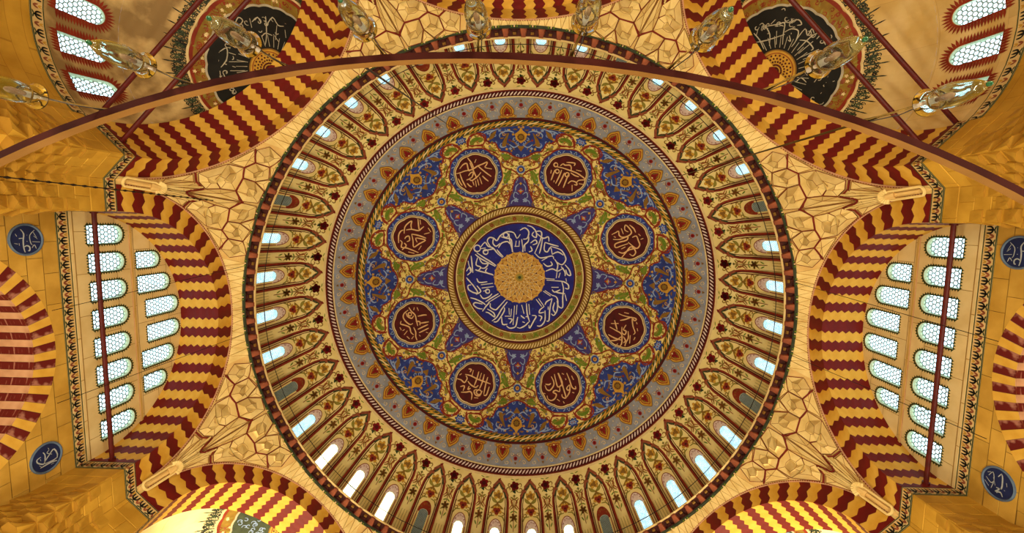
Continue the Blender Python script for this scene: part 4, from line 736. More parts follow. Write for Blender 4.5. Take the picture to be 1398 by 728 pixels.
CELLS = [
 ([X2, (9.1, .88), (10.9, .96), (11.75, .33), (10.15, .14), A5, A4], .34, (0, 0)),
 ([X1, (5.75, .95), X2, A4, A3, A2], .38, (0, 0)),
 ([(.3, .975), (3.0, .975), X1, A2, A1, A0], .38, (0, 0)),
 ([A3, A4, A5, A6, (6.2, .075)], .2, (0, 0)),
 ([A1, A2, A3, (6.0, .09), (3.6, .22), (2.3, .37), (1.5, .50)], .4, (.2, -.04)),
 ([(1.5, .50), (2.3, .37), (3.6, .22), (6.0, .09), (3.1, .045), (1.8, .235), (.95, .42)], .24, (.1, 0)),
 ([A0, A1, (1.5, .50), (.95, .42), (.06, .42)], .26, (0, 0)),
 ([(2.8, .035), (1.1, .05), (.5, .21), (1.65, .215)], .1, (0, 0)),
 ([(1.65, .24), (.5, .23), (.05, .28), (.05, .395), (.88, .40)], .12, (0, 0)),
 ([(3.1, .98), X1, (5.7, .97)], .07, (0, 0)),
 ([(5.85, .975), X2, (10.7, .975)], .07, (0, 0)),
]
def cell_mesh(poly, hgt, shift, sg):
    mb = MB(); cx = sum(p[0] for p in poly) / len(poly); cu = sum(p[1] for p in poly) / len(poly); n = len(poly)
    o = [psurf(sg * (cx + (p - cx) * 1.0), cu + (u - cu) * 1.0, .0) for p, u in poly]
    r1 = [psurf(sg * (cx + (p - cx) * .955), cu + (u - cu) * .955, .08) for p, u in poly]
    if n >= 6:      # hooded cell: a slanting panel with a raised ridge
        ax, au = cx + shift[0], cu + shift[1]
        r2 = [psurf(sg * (ax + (p - ax) * .42), au + (u - au) * .45, hgt * (1.7 if u < au else .45)) for p, u in poly]
        vs = o + r1 + r2; fs = [(i, (i + 1) % n, n + (i + 1) % n, n + i) for i in range(n)] + [(n + i, n + (i + 1) % n, 2 * n + (i + 1) % n, 2 * n + i) for i in range(n)]
        fs += [(2 * n, 2 * n + i, 2 * n + i + 1) for i in range(1, n - 1)]
    else:
        vs = o + r1 + [psurf(sg * (cx + shift[0]), cu + shift[1], hgt)]
        fs = [(i, (i + 1) % n, n + (i + 1) % n, n + i) for i in range(n)] + [(n + i, n + (i + 1) % n, 2 * n) for i in range(n)]
    mb.add(vs, fs, P['pend'])
    for i in range(n): mb.tube([vs[n + i], vs[n + (i + 1) % n]], .024, P['redline' if n >= 6 else 'thinline'], 3, caps=False)
    for i in range(0, n, 1 if n < 6 else 2): mb.tube([vs[n + i], vs[2 * n + (i if n >= 6 else 0)]], .014, P['thinline'], 3, caps=False)
    if n >= 6:
        for i in range(n): mb.tube([vs[2 * n + i], vs[2 * n + (i + 1) % n]], .012, P['thinline'], 3, caps=False)
    o = mb.build('x'); me = o.data; bpy.data.objects.remove(o); return me
CELLM = [(cell_mesh(p, h_, s_, sg)) for p, h_, s_ in CELLS for sg in (1, -1)]
# painted tier joints, each its own part
JOINTS = []
for L in ([(3.0, .03), (1.73, .225), (.92, .41), (0, .41)], [(10.2, .08), A5, A4, A3, A2, A1, (0, .84)]):
    for sg in (1, -1):
        q = []
        for i in range(len(L) - 1):
            for t in range(4): q.append((L[i][0] + (L[i + 1][0] - L[i][0]) * t / 4, L[i][1] + (L[i + 1][1] - L[i][1]) * t / 4))
        q.append(L[-1]); mb = MB(); mb.tube([psurf(sg * p, u, .09) for p, u in q], .05, P['redline'], 5)
        tmp = mb.build('tier_joint'); JOINTS.append(tmp.data); bpy.data.objects.remove(tmp)
# console at the foot: a long round-ended groove under a shell
mb = MB(); path = []
for i in range(24):
    a = 2 * pi * i / 24; du = .075 * (1 if cos(a) > 0 else -1) + .02 * cos(a); q = psurf(0, .135 + du, .1); path.append((q[0], q[1] + .2 * sin(a), q[2]))
mb.tube(path, .06, P['pend'], 6, closed=True)
q0 = psurf(0, .06, .03); q1 = psurf(0, .2, .03); mb.tube([q0, q1], .1, P['pendback'], 6)
tmp = mb.build('groove'); GROOVEM = tmp.data; bpy.data.objects.remove(tmp)
mb = MB(); c_ = psurf(0, .225, .1)
for k in range(-4, 5):
    a = k * .32; tip = psurf(0, .225 + .055 * cos(a), .2); mb.tube([c_, (tip[0], tip[1] + .34 * sin(a), tip[2])], [.05, .085], P['pend'], 5)
mb.tube([psurf(0, .19, .08), psurf(0, .24, .22)], [.2, .12], P['pendback'], 8)
tmp = mb.build('shell'); SHELLM = tmp.data; bpy.data.objects.remove(tmp)
# flat ribs spreading from the console
mb = MB()
for pa in ((.0, .27, 0, .4), (.25, .25, .6, .39), (.5, .24, 1.2, .36), (.45, .2, 1.5, .23)):
    for sg in (1, -1): mb.tube([psurf(sg * pa[0], pa[1], .1), psurf(sg * pa[2], pa[3], .13)], [.03, .05], P['pend'], 4)
tmp = mb.build('rib'); RIBM = tmp.data; bpy.data.objects.remove(tmp)
def facet_mesh(p0, p1, up, sg):
    mb = MB(); a, b = (.06, .94) if up else (.94, .06)
    tri = [(p0, a), (p1, a), ((p0 + p1) / 2, b)]; cx = sum(t[0] for t in tri) / 3; cu = sum(t[1] for t in tri) / 3
    vs = [psurf(sg * p, u, .0) for p, u in tri] + [psurf(sg * (cx + (p - cx) * .9), cu + (u - cu) * .9, .045 if up else .09) for p, u in tri]
    mb.add(vs, [(0, 1, 4, 3), (1, 2, 5, 4), (2, 0, 3, 5), (3, 4, 5)], P['pend']); o = mb.build('x'); me = o.data; bpy.data.objects.remove(o); return me
FACM = []; p = 11.9; i = 0
while p < 22.2:
    for sg in (1, -1): FACM.append(facet_mesh(p, min(p + 1.5, 22.48), i % 2 == 0, sg))
    p += .78; i += 1
PNAMES = {22.5: 'lower right, toward the windowed wall', 67.5: 'below the dome, right of its centre', 112.5: 'below the dome, left of its centre', 157.5: 'lower left, toward the windowed wall', 202.5: 'upper left, beside the windowed wall', 247.5: 'top, left of the dome centre', 292.5: 'top, right of the dome centre', 337.5: 'upper right, beside the windowed wall'}
for az, nm in PNAMES.items():
    e = empty('pendentive', (0, 0, Z0), radians(az), 'cream faceted muqarnas pendentive at the ' + nm, 'pendentive')
    e.location = (0, 0, Z0)
    link('backing', BACKM, e)
    for me in CELLM: link('muqarnas_cell', me, e)
    for me in FACM: link('facet', me, e)
    for me in JOINTS: link('tier_joint', me, e)['label'] = 'dark red painted joint'
    link('groove', GROOVEM, e); link('shell', SHELLM, e); link('rib', RIBM, e)

# ---------------------------------------------------------------- tulip frieze: a painted band that follows every wall at the springing
FN = [1]
def frieze(paths, label):
    """paths: list of plan polylines [(x, y)...], hall on the left of the direction of travel"""
    FN[0] += 1; mb = MB(); gr_ = P['fright']
    for path in paths:
        for (x0, y0), (x1, y1) in zip(path[:-1], path[1:]):
            L = hypot(x1 - x0, y1 - y0); dx, dy = (x1 - x0) / L, (y1 - y0) / L; nx, ny = -dy, dx
            def fn(x, y, l, x0=x0, y0=y0, dx=dx, dy=dy, nx=nx, ny=ny):
                o = .022 + .006 * l; return (x0 + dx * x + nx * o, y0 + dy * x + ny * o, y)
            cv = Canvas(fn); H = SPR - FZ
            cv.fill([(0, FZ), (L, FZ), (L, SPR), (0, SPR)], gr_, 0)
            for z in (FZ, SPR): cv.mb.add([(x0, y0, z), (x1, y1, z), fn(L, z, 0), fn(0, z, 0)], [(0, 1, 2, 3)], P['dgreen'])
            for z, wd in ((FZ + .03, .05), (SPR - .03, .04)): cv.stroke([(0, z), (L, z)], wd, P['dgreen'], 1, 1, taper=False)
            nmo = max(1, round(L / .5)); st = L / nmo
            for i in range(nmo):
                c = (i + .5) * st; b = FZ + .1
                cv.leaf((c, b), (c, b + .34), .09, P['black'], 2)
                for s_ in (1, -1):
                    cv.stroke([(c, b + .06), (c + s_ * .12, b + .16), (c + s_ * .13, b + .33)], .07, P['black'], 2); cv.leaf((c, b + .02), (c + s_ * .15, b - .03), .06, P['dgreen'], 2)
                    cv.leaf((c + s_ * st * .5 - s_ * .01, b + .02), (c + s_ * st * .5 - s_ * .09, b + .22), .08, P['corbel'], 2); cv.leaf((c + s_ * st * .5, b + .2), (c + s_ * st * .5 - s_ * .06, b + .36), .06, P['gold'], 2)
            mb.v += [] ; off = len(mb.v)
            for k, f in enumerate(cv.mb.f): pass
            o = len(mb.v); mb.v += cv.mb.v; mp = [mb.m(m_) for m_ in cv.mb.ms]
            mb.f += [tuple(i + o for i in f) for f in cv.mb.f]; mb.mi += [mp[i] for i in cv.mb.mi]
    ob = mb.build('trim_%d' % FN[0]); ob.location = (0, 0, Z0); return tag(ob, label, kind='structure')
def bay_pt(az, x, y):
    r = bay_matrix(az); return (x * cos(r) - y * sin(r), x * sin(r) + y * cos(r))
def ashlar(parent, fn, x0, x1, z0, z1, bw, bh, m_, region=None, holes=(), gap=.012, proud=.02, loc=None):
    """cover a wall with single blocks, cut round openings; each block is a part of the wall"""
    row = 0; z = z1; n = 0
    while z > z0 + .05:
        zb = max(z0, z - bh); x = x0 - (bw / 2 if row % 2 else 0)
        while x < x1 - .05:
            a_, b_ = max(x, x0), min(x + bw, x1); x += bw
            if b_ - a_ < .08: continue
            rc = [(a_ + gap, zb + gap), (b_ - gap, zb + gap), (b_ - gap, z - gap), (a_ + gap, z - gap)]
            hs = [h for h in holes if max(p[0] for p in h) > a_ and min(p[0] for p in h) < b_ and max(p[1] for p in h) > zb and min(p[1] for p in h) < z]
            cut = bool(hs) or (region is not None and not all(inside(px, pz, region) for px, pz in rc))
            mb = MB()
            if not cut:
                g = .018; top = [(a_ + gap + g, zb + gap + g), (b_ - gap - g, zb + gap + g), (b_ - gap - g, z - gap - g), (a_ + gap + g, z - gap - g)]
                mb.add([fn(u, v, 0) for u, v in rc] + [fn(u, v, proud) for u, v in top], [(0, 1, 5, 4), (1, 2, 6, 5), (2, 3, 7, 6), (3, 0, 4, 7), (4, 5, 6, 7)], m_)
            else:
                loops = [rc] + hs + ([region] if region is not None else []); vs = []; es = []
                for lp in loops:
                    o = len(vs); vs += [Vector(p) for p in lp]; es += [(o + i, o + (i + 1) % len(lp)) for i in range(len(lp))]
                V, E_, F, *_ = delaunay_2d_cdt(vs, es, [], 0, 1e-5); fs = []
                for f in F:
                    cx = sum(V[i][0] for i in f) / len(f); cy = sum(V[i][1] for i in f) / len(f)
                    if inside(cx, cy, rc) and (region is None or inside(cx, cy, region)) and not any(inside(cx, cy, h) for h in hs): fs.append(f)
                if not fs: continue
                use = sorted({i for f in fs for i in f}); ix = {v: k for k, v in enumerate(use)}
                mb.add([fn(V[i][0], V[i][1], proud) for i in use], [tuple(ix[i] for i in f) for f in fs], m_)
            o = mb.build('block', parent); n += 1
            if loc: o.location = loc
        z = zb; row += 1
    return n
PIER_AT = {22.5: 'right side below the middle', 67.5: 'bottom right of the dome', 112.5: 'bottom left of the dome', 157.5: 'left side below the middle', 202.5: 'left side above the middle', 247.5: 'top left of the dome', 292.5: 'top right of the dome', 337.5: 'right side above the middle'}
# muqarnas brackets on the piers
def bracket_mesh(wd, hg, pr):
    mb = MB(); h2 = wd / 2
    vs = [(-h2, 0, hg), (h2, 0, hg), (-h2, 0, 0), (h2, 0, 0), (-h2, -pr * .75, 0), (h2, -pr * .75, 0), (0, -pr * 1.3, .0), (0, -pr * .45, hg * .62), (-h2 * .5, -pr * .9, hg * .2), (h2 * .5, -pr * .9, hg * .2)]
    fs = [(0, 7, 1), (0, 2, 4), (0, 4, 8), (0, 8, 7), (7, 8, 6), (4, 6, 8), (1, 5, 3), (1, 9, 5), (1, 7, 9), (7, 6, 9), (5, 9, 6), (2, 3, 5, 6, 4)]
    mb.add(vs, fs, P['pier']); o = mb.build('x'); me = o.data; bpy.data.objects.remove(o); return me
BRK = {}
for az, nm in PIER_AT.items():
    a0, a1 = az - 22.5, az + 22.5       # the two bays that meet on this pier
    # bay local x runs clockwise: the a0 bay touches the pier at x = -RI, the a1 bay at x = +RI
    A1 = bay_pt(a0, -RI, AP); A2 = bay_pt(a0, -RI, YE + .02); B1 = bay_pt(a1, RI, AP); B2 = bay_pt(a1, RI, YE + .02)
    V = (HWD / sin(pi / 8) * cos(radians(az)), HWD / sin(pi / 8) * sin(radians(az)))
    back = (25 * cos(radians(az)), 25 * sin(radians(az)))
    A3 = bay_pt(a0, -RI - 1.4, YE + .3); B3 = bay_pt(a1, RI + 1.4, YE + .3)
    loop = [A3, A2, A1, V, B1, B2, B3, back]; n = len(loop)
    mb = MB(); vs = [(x, y, -Z0) for x, y in loop] + [(x, y, SPR) for x, y in loop]
    mb.add(vs, [(i, (i + 1) % n, n + (i + 1) % n, n + i) for i in range(n)] + [tuple(n + i for i in range(n))], P['pier'])
    e = empty('pier', (V[0], V[1], 0), 0, 'gold ashlar pier with muqarnas bracket rows, ' + nm, 'pillar')
    o = mb.build('shaft', e); o.location = (-V[0], -V[1], Z0)
    E1 = bay_pt(a0, -RX + .5, AP + .02); E2 = bay_pt(a1, RX - .5, AP + .02); V2 = (V[0] * 1.001, V[1] * 1.001); k2 = (V[0] * 1.08, V[1] * 1.08)
    mb = MB(); lp = [E1, V2, E2, k2]; mb.add([(x - V[0], y - V[1], SPR - .02) for x, y in lp] + [(x - V[0], y - V[1], SPR + 1.6) for x, y in lp], [(0, 1, 5, 4), (1, 2, 6, 5), (2, 3, 7, 6), (3, 0, 4, 7), (4, 5, 6, 7)], P['pend'])
    o = mb.build('springer', e); o.location = (0, 0, Z0)
    # bracket rows on the four faces
    for (q0, q1, full) in ((A2, A1, 0), (A1, V, 1), (V, B1, 1), (B1, B2, 0)):
        if az in (22.5, 157.5, 202.5, 337.5):
            ux, uy = (q1[0] - q0[0]) / hypot(q1[0] - q0[0], q1[1] - q0[1]), (q1[1] - q0[1]) / hypot(q1[0] - q0[0], q1[1] - q0[1])
            ashlar(e, lambda s, z, p, q0=q0, ux=ux, uy=uy: (q0[0] + ux * s - uy * p - V[0], q0[1] + uy * s + ux * p - V[1], z), 0, hypot(q1[0] - q0[0], q1[1] - q0[1]), 14.6, FZ, 1.16, .62, P['pblock'], loc=(0, 0, Z0))
        L = hypot(q1[0] - q0[0], q1[1] - q0[1]); ang = atan2(q1[1] - q0[1], q1[0] - q0[0])
        for row in range(5):
            nn = 3 if full else 4; wd = L / nn; hg = .62
            for i in range(nn):
                if row == 0 and (i + row) % 2 and full: continue
                if not full and (i < 2) == (q0 in (A2,)) and row < 1: continue
                key = (round(wd, 3), row)
                if key not in BRK: BRK[key] = bracket_mesh(wd * .98, hg, .08 + .07 * row)
                t = (i + .5) / nn; o = link('muqarnas_bracket', BRK[key], e)
                # face normal into the hall is to the left of the q0 -> q1 direction
                o.location = (q0[0] + (q1[0] - q0[0]) * t - V[0], q0[1] + (q1[1] - q0[1]) * t - V[1], 16.7 - .64 * row + Z0 - (.3 if i % 2 else 0)); o.rotation_euler = (0, 0, ang + pi)
    frieze([[A2, A1, V, B1, B2]], 'painted tulip frieze round the pier head, ' + nm)

# ---------------------------------------------------------------- side walls: window wall above, arched recess below
DT = 18.95
TW1 = [(-4.55 + 1.3 * i, 19.62, 21.42, .42) for i in range(8)]
TW2 = [(-3.2, 22.1, 23.5, .40), (-1.95, 22.1, 24.1, .42), (-.66, 22.5, 24.6, .42), (.66, 22.5, 24.6, .42), (1.95, 22.1, 24.1, .42), (3.2, 22.1, 23.5, .40)]
LAC, LAR, LARX = 13.1, 3.95, 4.8
def arched(xc, y0, y1, hw, k=10): return [(xc - hw, y0), (xc + hw, y0)] + [(xc + hw * cos(pi * i / k), y1 - hw + hw * sin(pi * i / k)) for i in range(k + 1)]
def tymp_fn(xc=0, zc=0):
    return lambda x, y, l: (x - xc, DT - DT - l, y - zc)
tw_cache = {}
def side_wall(az, name, label, windows=True):
    a = radians(az); rz = bay_matrix(az)
    fn = lambda x, y, l: (x, DT - .004 * l, y)
    cv = Canvas(fn)
    arc = [(5.64 * cos(pi * i / 40), HS + 5.64 * sin(pi * i / 40)) for i in range(41)]
    outer = [(-5.64, FZ), (5.64, FZ)] + arc
    holes = [arched(*w_) for w_ in TW1 + TW2] if windows else []
    cv.fill(outer, P['tjoint'] if windows else P['tymp'], 0, 1.2, holes)
    low = [(-5.62, -Z0), (-LAR, -Z0), (-LAR, LAC)] + [(-LAR * cos(pi * i / 24), LAC + LAR * sin(pi * i / 24)) for i in range(1, 24)] + [(LAR, LAC), (LAR, -Z0), (5.62, -Z0), (5.62, FZ), (-5.62, FZ)]
    cv.fill(low, P['joint'] if windows else P['stone'], 0, 2.0)
    # recess behind the lower arch
    bk = DT + 3.2
    cv.mb.add([(-LAR, bk, -Z0), (LAR, bk, -Z0), (LAR, bk, LAC + LAR), (-LAR, bk, LAC + LAR)], [(0, 1, 2, 3)], P['stone'])
    for s_ in (1, -1): cv.mb.add([(s_ * LAR, DT, -Z0), (s_ * LAR, bk, -Z0), (s_ * LAR, bk, LAC), (s_ * LAR, DT, LAC)], [(0, 1, 2, 3)], P['stone'])
    bcv = cv; cv = Canvas(lambda x, y, l: (x, DT - .024 - .004 * l, y)); fn = cv.fn
    if windows:
        for xc, y0, y1, hw in TW1 + TW2:
            # dark green toothed border painted round each window
            L = arched(xc, y0 - .03, y1 + .03, hw + .03, 12); n = len(L)
            cv.stroke(L, .06, P['wgreen'], 1, 1, True, False)
            for i in range(n):
                p_, q_ = L[i], L[(i + 1) % n]; d = hypot(q_[0] - p_[0], q_[1] - p_[1]); m_ = max(1, round(d / .13))
                for t in range(m_):
                    u = (t + .5) / m_; x, y = p_[0] + (q_[0] - p_[0]) * u, p_[1] + (q_[1] - p_[1]) * u
                    tx, ty = (q_[0] - p_[0]) / d, (q_[1] - p_[1]) / d; nx, ny = ty, -tx
                    cv.mb.add([fn(x - tx * .06, y - ty * .06, 1), fn(x + nx * .11, y + ny * .11, 1), fn(x + tx * .06, y + ty * .06, 1)], [(0, 1, 2)], P['wgreen'])
    o = bcv.build(name); o.location = (0, 0, Z0); o.rotation_euler = (0, 0, rz); tag(o, label, kind='structure')
    if windows:
        cv.build('window_border', o)['label'] = 'dark green toothed border painted round the windows'
        bf = lambda x, y, p: (x, DT - p, y)
        ashlar(o, bf, -5.64, 5.64, SPR, 24.9, 1.88, .98, P['tblock'], outer, holes)
        circ = [(-LARX, 10), (LARX, 10)] + [(LARX * cos(pi * i / 36), LAC + LARX * sin(pi * i / 36)) for i in range(37)]
        ashlar(o, bf, -5.62, 5.62, 11.6, FZ, 1.3, .61, P['block'], None, [circ])
    mb = MB(); mb.box((0, DT - .04, 21.76), (10.1, .1, .1), P['tymp']); mb.box((0, DT - .05, 21.72), (10.1, .04, .03), P['pinkst']); mb.build('moulding', o)
    if windows:
        side = 'left' if az == 180 else 'right'
        for rown, row in (('lower', TW1), ('upper', TW2)):
            for xc, y0, y1, hw in row:
                key = (round(y1 - y0, 2), hw)
                if key not in tw_cache:
                    f2 = lambda x, y, l: (x, -l, y)
                    r_, g_, p_ = win_meshes(f2, hw, 0, y1 - y0, 1, .27, .21, [P['day']], .70, P['frame'])
                    obs = [r_.build('x'), g_.build('x'), p_[0].build('x')]; tw_cache[key] = [o_.data for o_ in obs]
                    for o_ in obs: bpy.data.objects.remove(o_)
                x, y = bay_pt(az, xc, DT)
                window(list(zip(('reveal', 'lattice', 'pane'), tw_cache[key])), (x, y, y0 + Z0), rz, 'bright honeycomb window in the %s row of the %s wall' % (rown, side), '%s window row of the %s wall' % (rown, side))
    frieze([[bay_pt(az, 5.6, DT), bay_pt(az, -5.6, DT)]], {180: 'painted tulip frieze under the left wall windows', 0: 'painted tulip frieze under the right wall windows', 270: 'painted tulip frieze on the wall beyond the top arch', 90: 'painted tulip frieze on the wall beyond the bottom arch'}[az])
    return o
side_wall(180, 'wall_left', 'ochre stone wall on the left with two rows of arched windows')
side_wall(0, 'wall_right', 'ochre stone wall on the right with two rows of arched windows')
side_wall(270, 'wall_back', 'plain ochre wall closing the arch at the top', False)
side_wall(90, 'wall_front', 'plain ochre wall closing the arch below the dome', False)
# lower recess arches, left and right
NL = 41; WL = pi / NL
def low_vous(face_m, soff_m, proud):
    mb = MB(); vs = []
    for sd in (-.5, .5):
        for r, y in ((LARX, 0), (LARX, -proud), (LAR, -proud), (LAR, 3.3)): vs.append((r * sin(sd * WL * .97), y, r * cos(sd * WL * .97)))
    mb.add(vs, [(0, 1, 5, 4), (1, 2, 6, 5)], face_m); mb.add(vs, [(2, 3, 7, 6)], soff_m); mb.add(vs, [(0, 3, 2, 1), (4, 5, 6, 7)], soff_m)
    o = mb.build('x'); me = o.data; bpy.data.objects.remove(o); return me
LV = [low_vous(P['marble'], P['marble'], .02), low_vous(P['yellow'], P['pinkst'], .035)]
for az, sd in ((180, 'left'), (0, 'right')):
    x, y = bay_pt(az, 0, DT)
    e = empty('marble_arch', (x, y, LAC + Z0), bay_matrix(az), 'low striped arch of veined red marble and pale stone at the %s picture edge' % sd, 'arch')
    for k in range(-20, 21):
        o = link('voussoir', LV[abs(k) % 2], e); o.rotation_euler = (0, k * WL, 0)

# ---------------------------------------------------------------- exedras: semidome, windows, wall below
XW = [-69, -52, -35, -17.5, 0, 17.5, 35, 52, 69]
def exedra(az, name, label, plaster, text, windows):
    rz = bay_matrix(az)
    def fn(x, y, l):       # x = arc along the wall, y = height along the meridian above the springing
        a = x / RE; r = RE - .006 * l
        if y <= 0: return (r * sin(a), YE + r * cos(a), HS + y)
        el = y / RE; return (r * cos(el) * sin(a), YE + r * cos(el) * cos(a), HS + r * sin(el))
    cv = Canvas(fn); H2 = 25 * pi / 180 * RE; half = pi / 2 * RE; W0, W1, hw = .12, 2.02, .42
    holes = [densify(arched(radians(d) * RE, W0, W1, hw), .2) for d in windows]
    cv.fill([(-half, 0), (half, 0), (half, H2), (-half, H2)], plaster, 0, .3, holes)
    n = 36; k = 14
    vs = []
    for i in range(n + 1):
        for j in range(k + 1): vs.append(fn(-half + 2 * half * i / n, H2 + (pi / 2 * RE - H2) * j / k, 0))
    cv.mb.add(vs, [(i * (k + 1) + j, (i + 1) * (k + 1) + j, (i + 1) * (k + 1) + j + 1, i * (k + 1) + j + 1) for i in range(n) for j in range(k)], plaster)
    vs = []; zs = (0, SPR - HS, FZ - HS, -Z0 - HS)
    for i in range(n + 1):
        for z in zs: vs.append(fn(-half + 2 * half * i / n, z, 0))
    m4 = len(zs)
    for j, m_ in ((0, plaster), (1, plaster), (2, P['pier'])):
        cv.mb.add(vs, [(i * m4 + j, (i + 1) * m4 + j, (i + 1) * m4 + j + 1, i * m4 + j + 1) for i in range(n)], m_)
    # red flame border round each window
    for d in windows:
        L = arched(radians(d) * RE, W0 - .03, W1 + .06, hw + .05, 14); nL = len(L); cv.stroke(L, .09, P['redp'], 4, 1, True, False)
        for i in range(nL):
            p_, q_ = L[i], L[(i + 1) % nL]; dd = hypot(q_[0] - p_[0], q_[1] - p_[1]); m_ = max(1, round(dd / .115))
            for t in range(m_):
                u = (t + .5) / m_; x, y = p_[0] + (q_[0] - p_[0]) * u, p_[1] + (q_[1] - p_[1]) * u; tx, ty = (q_[0] - p_[0]) / dd, (q_[1] - p_[1]) / dd; nx, ny = ty, -tx
                cv.mb.add([fn(x - tx * .05, y - ty * .05, 4), fn(x - tx * .055 + nx * .15, y - ty * .055 + ny * .15, 4), fn(x + nx * .34, y + ny * .34, 4), fn(x + tx * .055 + nx * .15, y + ty * .055 + ny * .15, 4), fn(x + tx * .05, y + ty * .05, 4)], [(0, 1, 2, 3, 4)], P['redp'])
    ob = cv.build(name); ob.location = (0, 0, Z0); ob.rotation_euler = (0, 0, rz); tag(ob, label, kind='structure')
    # crown ornament: half medallion, floral ring and lace fringe, drawn in the plane about the crown
    def cf(x, y, l):
        rho = hypot(x, y); th = rho / RE; r = RE - .008 * l
        if rho < 1e-9: return (0, YE, HS + r)
        return (r * sin(th) * x / rho, YE + r * sin(th) * y / rho, HS + r * cos(th))
    cv = Canvas(cf); A = lambda r, t: (r * sin(t), r * cos(t))
    def half_ring(r0, r1, m_, layer, wav=0, k=0, n=72):
        vs = []
        for i in range(n + 1):
            t = -pi / 2 + pi * i / n; ww = wav * abs(sin(k * t)) if wav else 0
            vs += [cf(*A(r0, t), layer), cf(*A(r1 + ww, t), layer)]
        cv.mb.add(vs, [(2 * i, 2 * i + 1, 2 * i + 3, 2 * i + 2) for i in range(n)], m_)
    half_ring(3.0, 3.72, P['dgold'], 1, .06, 12); half_ring(3.0, 3.1, P['grey'], 3, .06, 12); half_ring(3.66, 3.78, P['redp'], 2, .06, 12); half_ring(3.84, 3.9, P['cream'], 2, .06, 12)
    rr = random.Random(az)
    for i in range(120):
        t = rr.uniform(-pi / 2, pi / 2); r = rr.uniform(3.15, 3.62); c = A(r, t); q = rr.random()
        if q < .4: cv.curl(c, .12, .045, P['redp'], 3, 1, rr.uniform(0, 6), 1)
        elif q < .7: cv.leaf(A(r - .09, t), A(r + .1, t + .03), .09, P['olive'], 3)
        else: cv.flower(c, .1, P['cream'] if q < .85 else P['corbel'], 3, 5)
    nf = 21
    for i in range(nf + 1):
        t = -pi / 2 + pi * i / nf
        cv.leaf(A(3.9, t), A(4.75, t), .1, P['teal'], 2); cv.leaf(A(4.5, t), A(4.95, t), .07, P['black'], 2)
        for s_ in (1, -1):
            for r, dt, m_ in ((4.0, .03, 'black'), (4.2, .045, 'teal'), (4.4, .03, 'black'), (4.12, .06, 'black'), (4.32, .065, 'teal'), (4.5, .05, 'black')):
                cv.curl(A(r, t + s_ * dt), .11, .045, P[m_], 2, 1, rr.uniform(0, 6), s_)
            cv.leaf(A(4.0, t + s_ * .07), A(4.6, t + s_ * .05), .06, P['dgreen'], 2)
    for i in range(170):
        t = rr.uniform(-pi / 2, pi / 2); r = rr.uniform(3.95, 4.5); cv.curl(A(r, t), rr.uniform(.08, .13), .05, P['black' if i % 3 else 'teal'], 2, 1, rr.uniform(0, 6), 1 if i % 2 else -1)
    cv.build('floral_border', ob)
    cv = Canvas(cf)
    def hr(r0, r1, m_, layer, wav=0, k=0, n=72):
        vs = []
        for i in range(n + 1):
            t = -pi / 2 + pi * i / n; ww = wav * abs(sin(k * t)) if wav else 0
            vs += [cf(*A(r0, t), layer), cf(*A(r1 + ww, t), layer)]
        cv.mb.add(vs, [(2 * i, 2 * i + 1, 2 * i + 3, 2 * i + 2) for i in range(n)], m_)
    dark = P['black'] if windows else P['teal']
    for q in range(3): hr(1.05 + q * .65, 1.05 + (q + 1) * .65, dark, 3, .06 if q == 2 else 0, 12)
    [hr(.01 + .13 * q, .14 + .13 * q, P['gold'], 3) for q in range(8)]; hr(1.0, 1.06, P['brown'], 4); hr(.86, .9, P['redp'], 4)
    for i in range(11):
        for j in range(5):
            r = .15 + j * .155; t = -pi / 2 + pi * (i + .5 + .5 * (j % 2)) / 11
            cv.disc(A(r, t), .055, P['maroon'], 4, 6)
    o = cv.build('medallion', ob); o['label'] = 'black half medallion with gold centre' if windows else 'dark green half medallion with gold centre'
    cv = Canvas(cf)
    for st in text: cv.stroke(st, .055, P['grey'], 5, 3)
    if windows:
        for i in range(46): cv.curl(A(rr.uniform(1.9, 2.85), rr.uniform(-1.5, 1.5)), .15, .04, P['grey'], 4, .8, rr.uniform(0, 6), 1)
        for i in range(16): t = -1.5 + i * .2; cv.stroke([A(1.15, t), A(1.7, t + .05)], .05, P['grey'], 4, 1)
    if not windows:
        for i in range(90): cv.curl(A(rr.uniform(1.2, 2.9), rr.uniform(-1.5, 1.5)), .16, .05, P['lblue'], 5, .8, rr.uniform(0, 6), 1)
    cv.build('inscription', o)
    for d in windows:
        # local window frame: base point on the springing circle
        aw = radians(d)
        f2 = lambda x, y, l: ((RE + l * -1) * cos(y / RE) * sin(x / RE), (RE - l) * cos(y / RE) * cos(x / RE) - RE, (RE - l) * sin(y / RE))
        if 'x' not in tw_cache:
            r_, g_, p_ = win_meshes(f2, hw, W0, W1, 1, .3, .2, [P['day']], .70, P['frame'])
            obs = [r_.build('x'), g_.build('x'), p_[0].build('x')]; tw_cache['x'] = [o_.data for o_ in obs]
            for o_ in obs: bpy.data.objects.remove(o_)
        px, py = bay_pt(az, RE * sin(aw), YE + RE * cos(aw))
        window(list(zip(('reveal', 'lattice', 'pane'), tw_cache['x'])), (px, py, HS + Z0), rz - aw, 'honeycomb window with red flame border low in the upper %s semidome' % ('left' if az == 225 else 'right'), 'windows of the upper %s semidome' % ('left' if az == 225 else 'right'))
    path = [bay_pt(az, RE * sin(t), YE + RE * cos(t)) for t in [pi / 2 - pi * i / 26 for i in range(27)]]
    frieze([path], 'painted tulip frieze curving round the ' + {225: 'upper left', 315: 'upper right', 135: 'lower left', 45: 'lower right'}[az] + ' semidome')
    return ob
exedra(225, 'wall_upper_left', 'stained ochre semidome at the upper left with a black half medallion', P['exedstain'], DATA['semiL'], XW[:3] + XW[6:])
exedra(315, 'wall_upper_right', 'smooth ochre semidome at the upper right with a black half medallion', P['exed'], DATA['semiR'], XW[:3] + XW[6:])
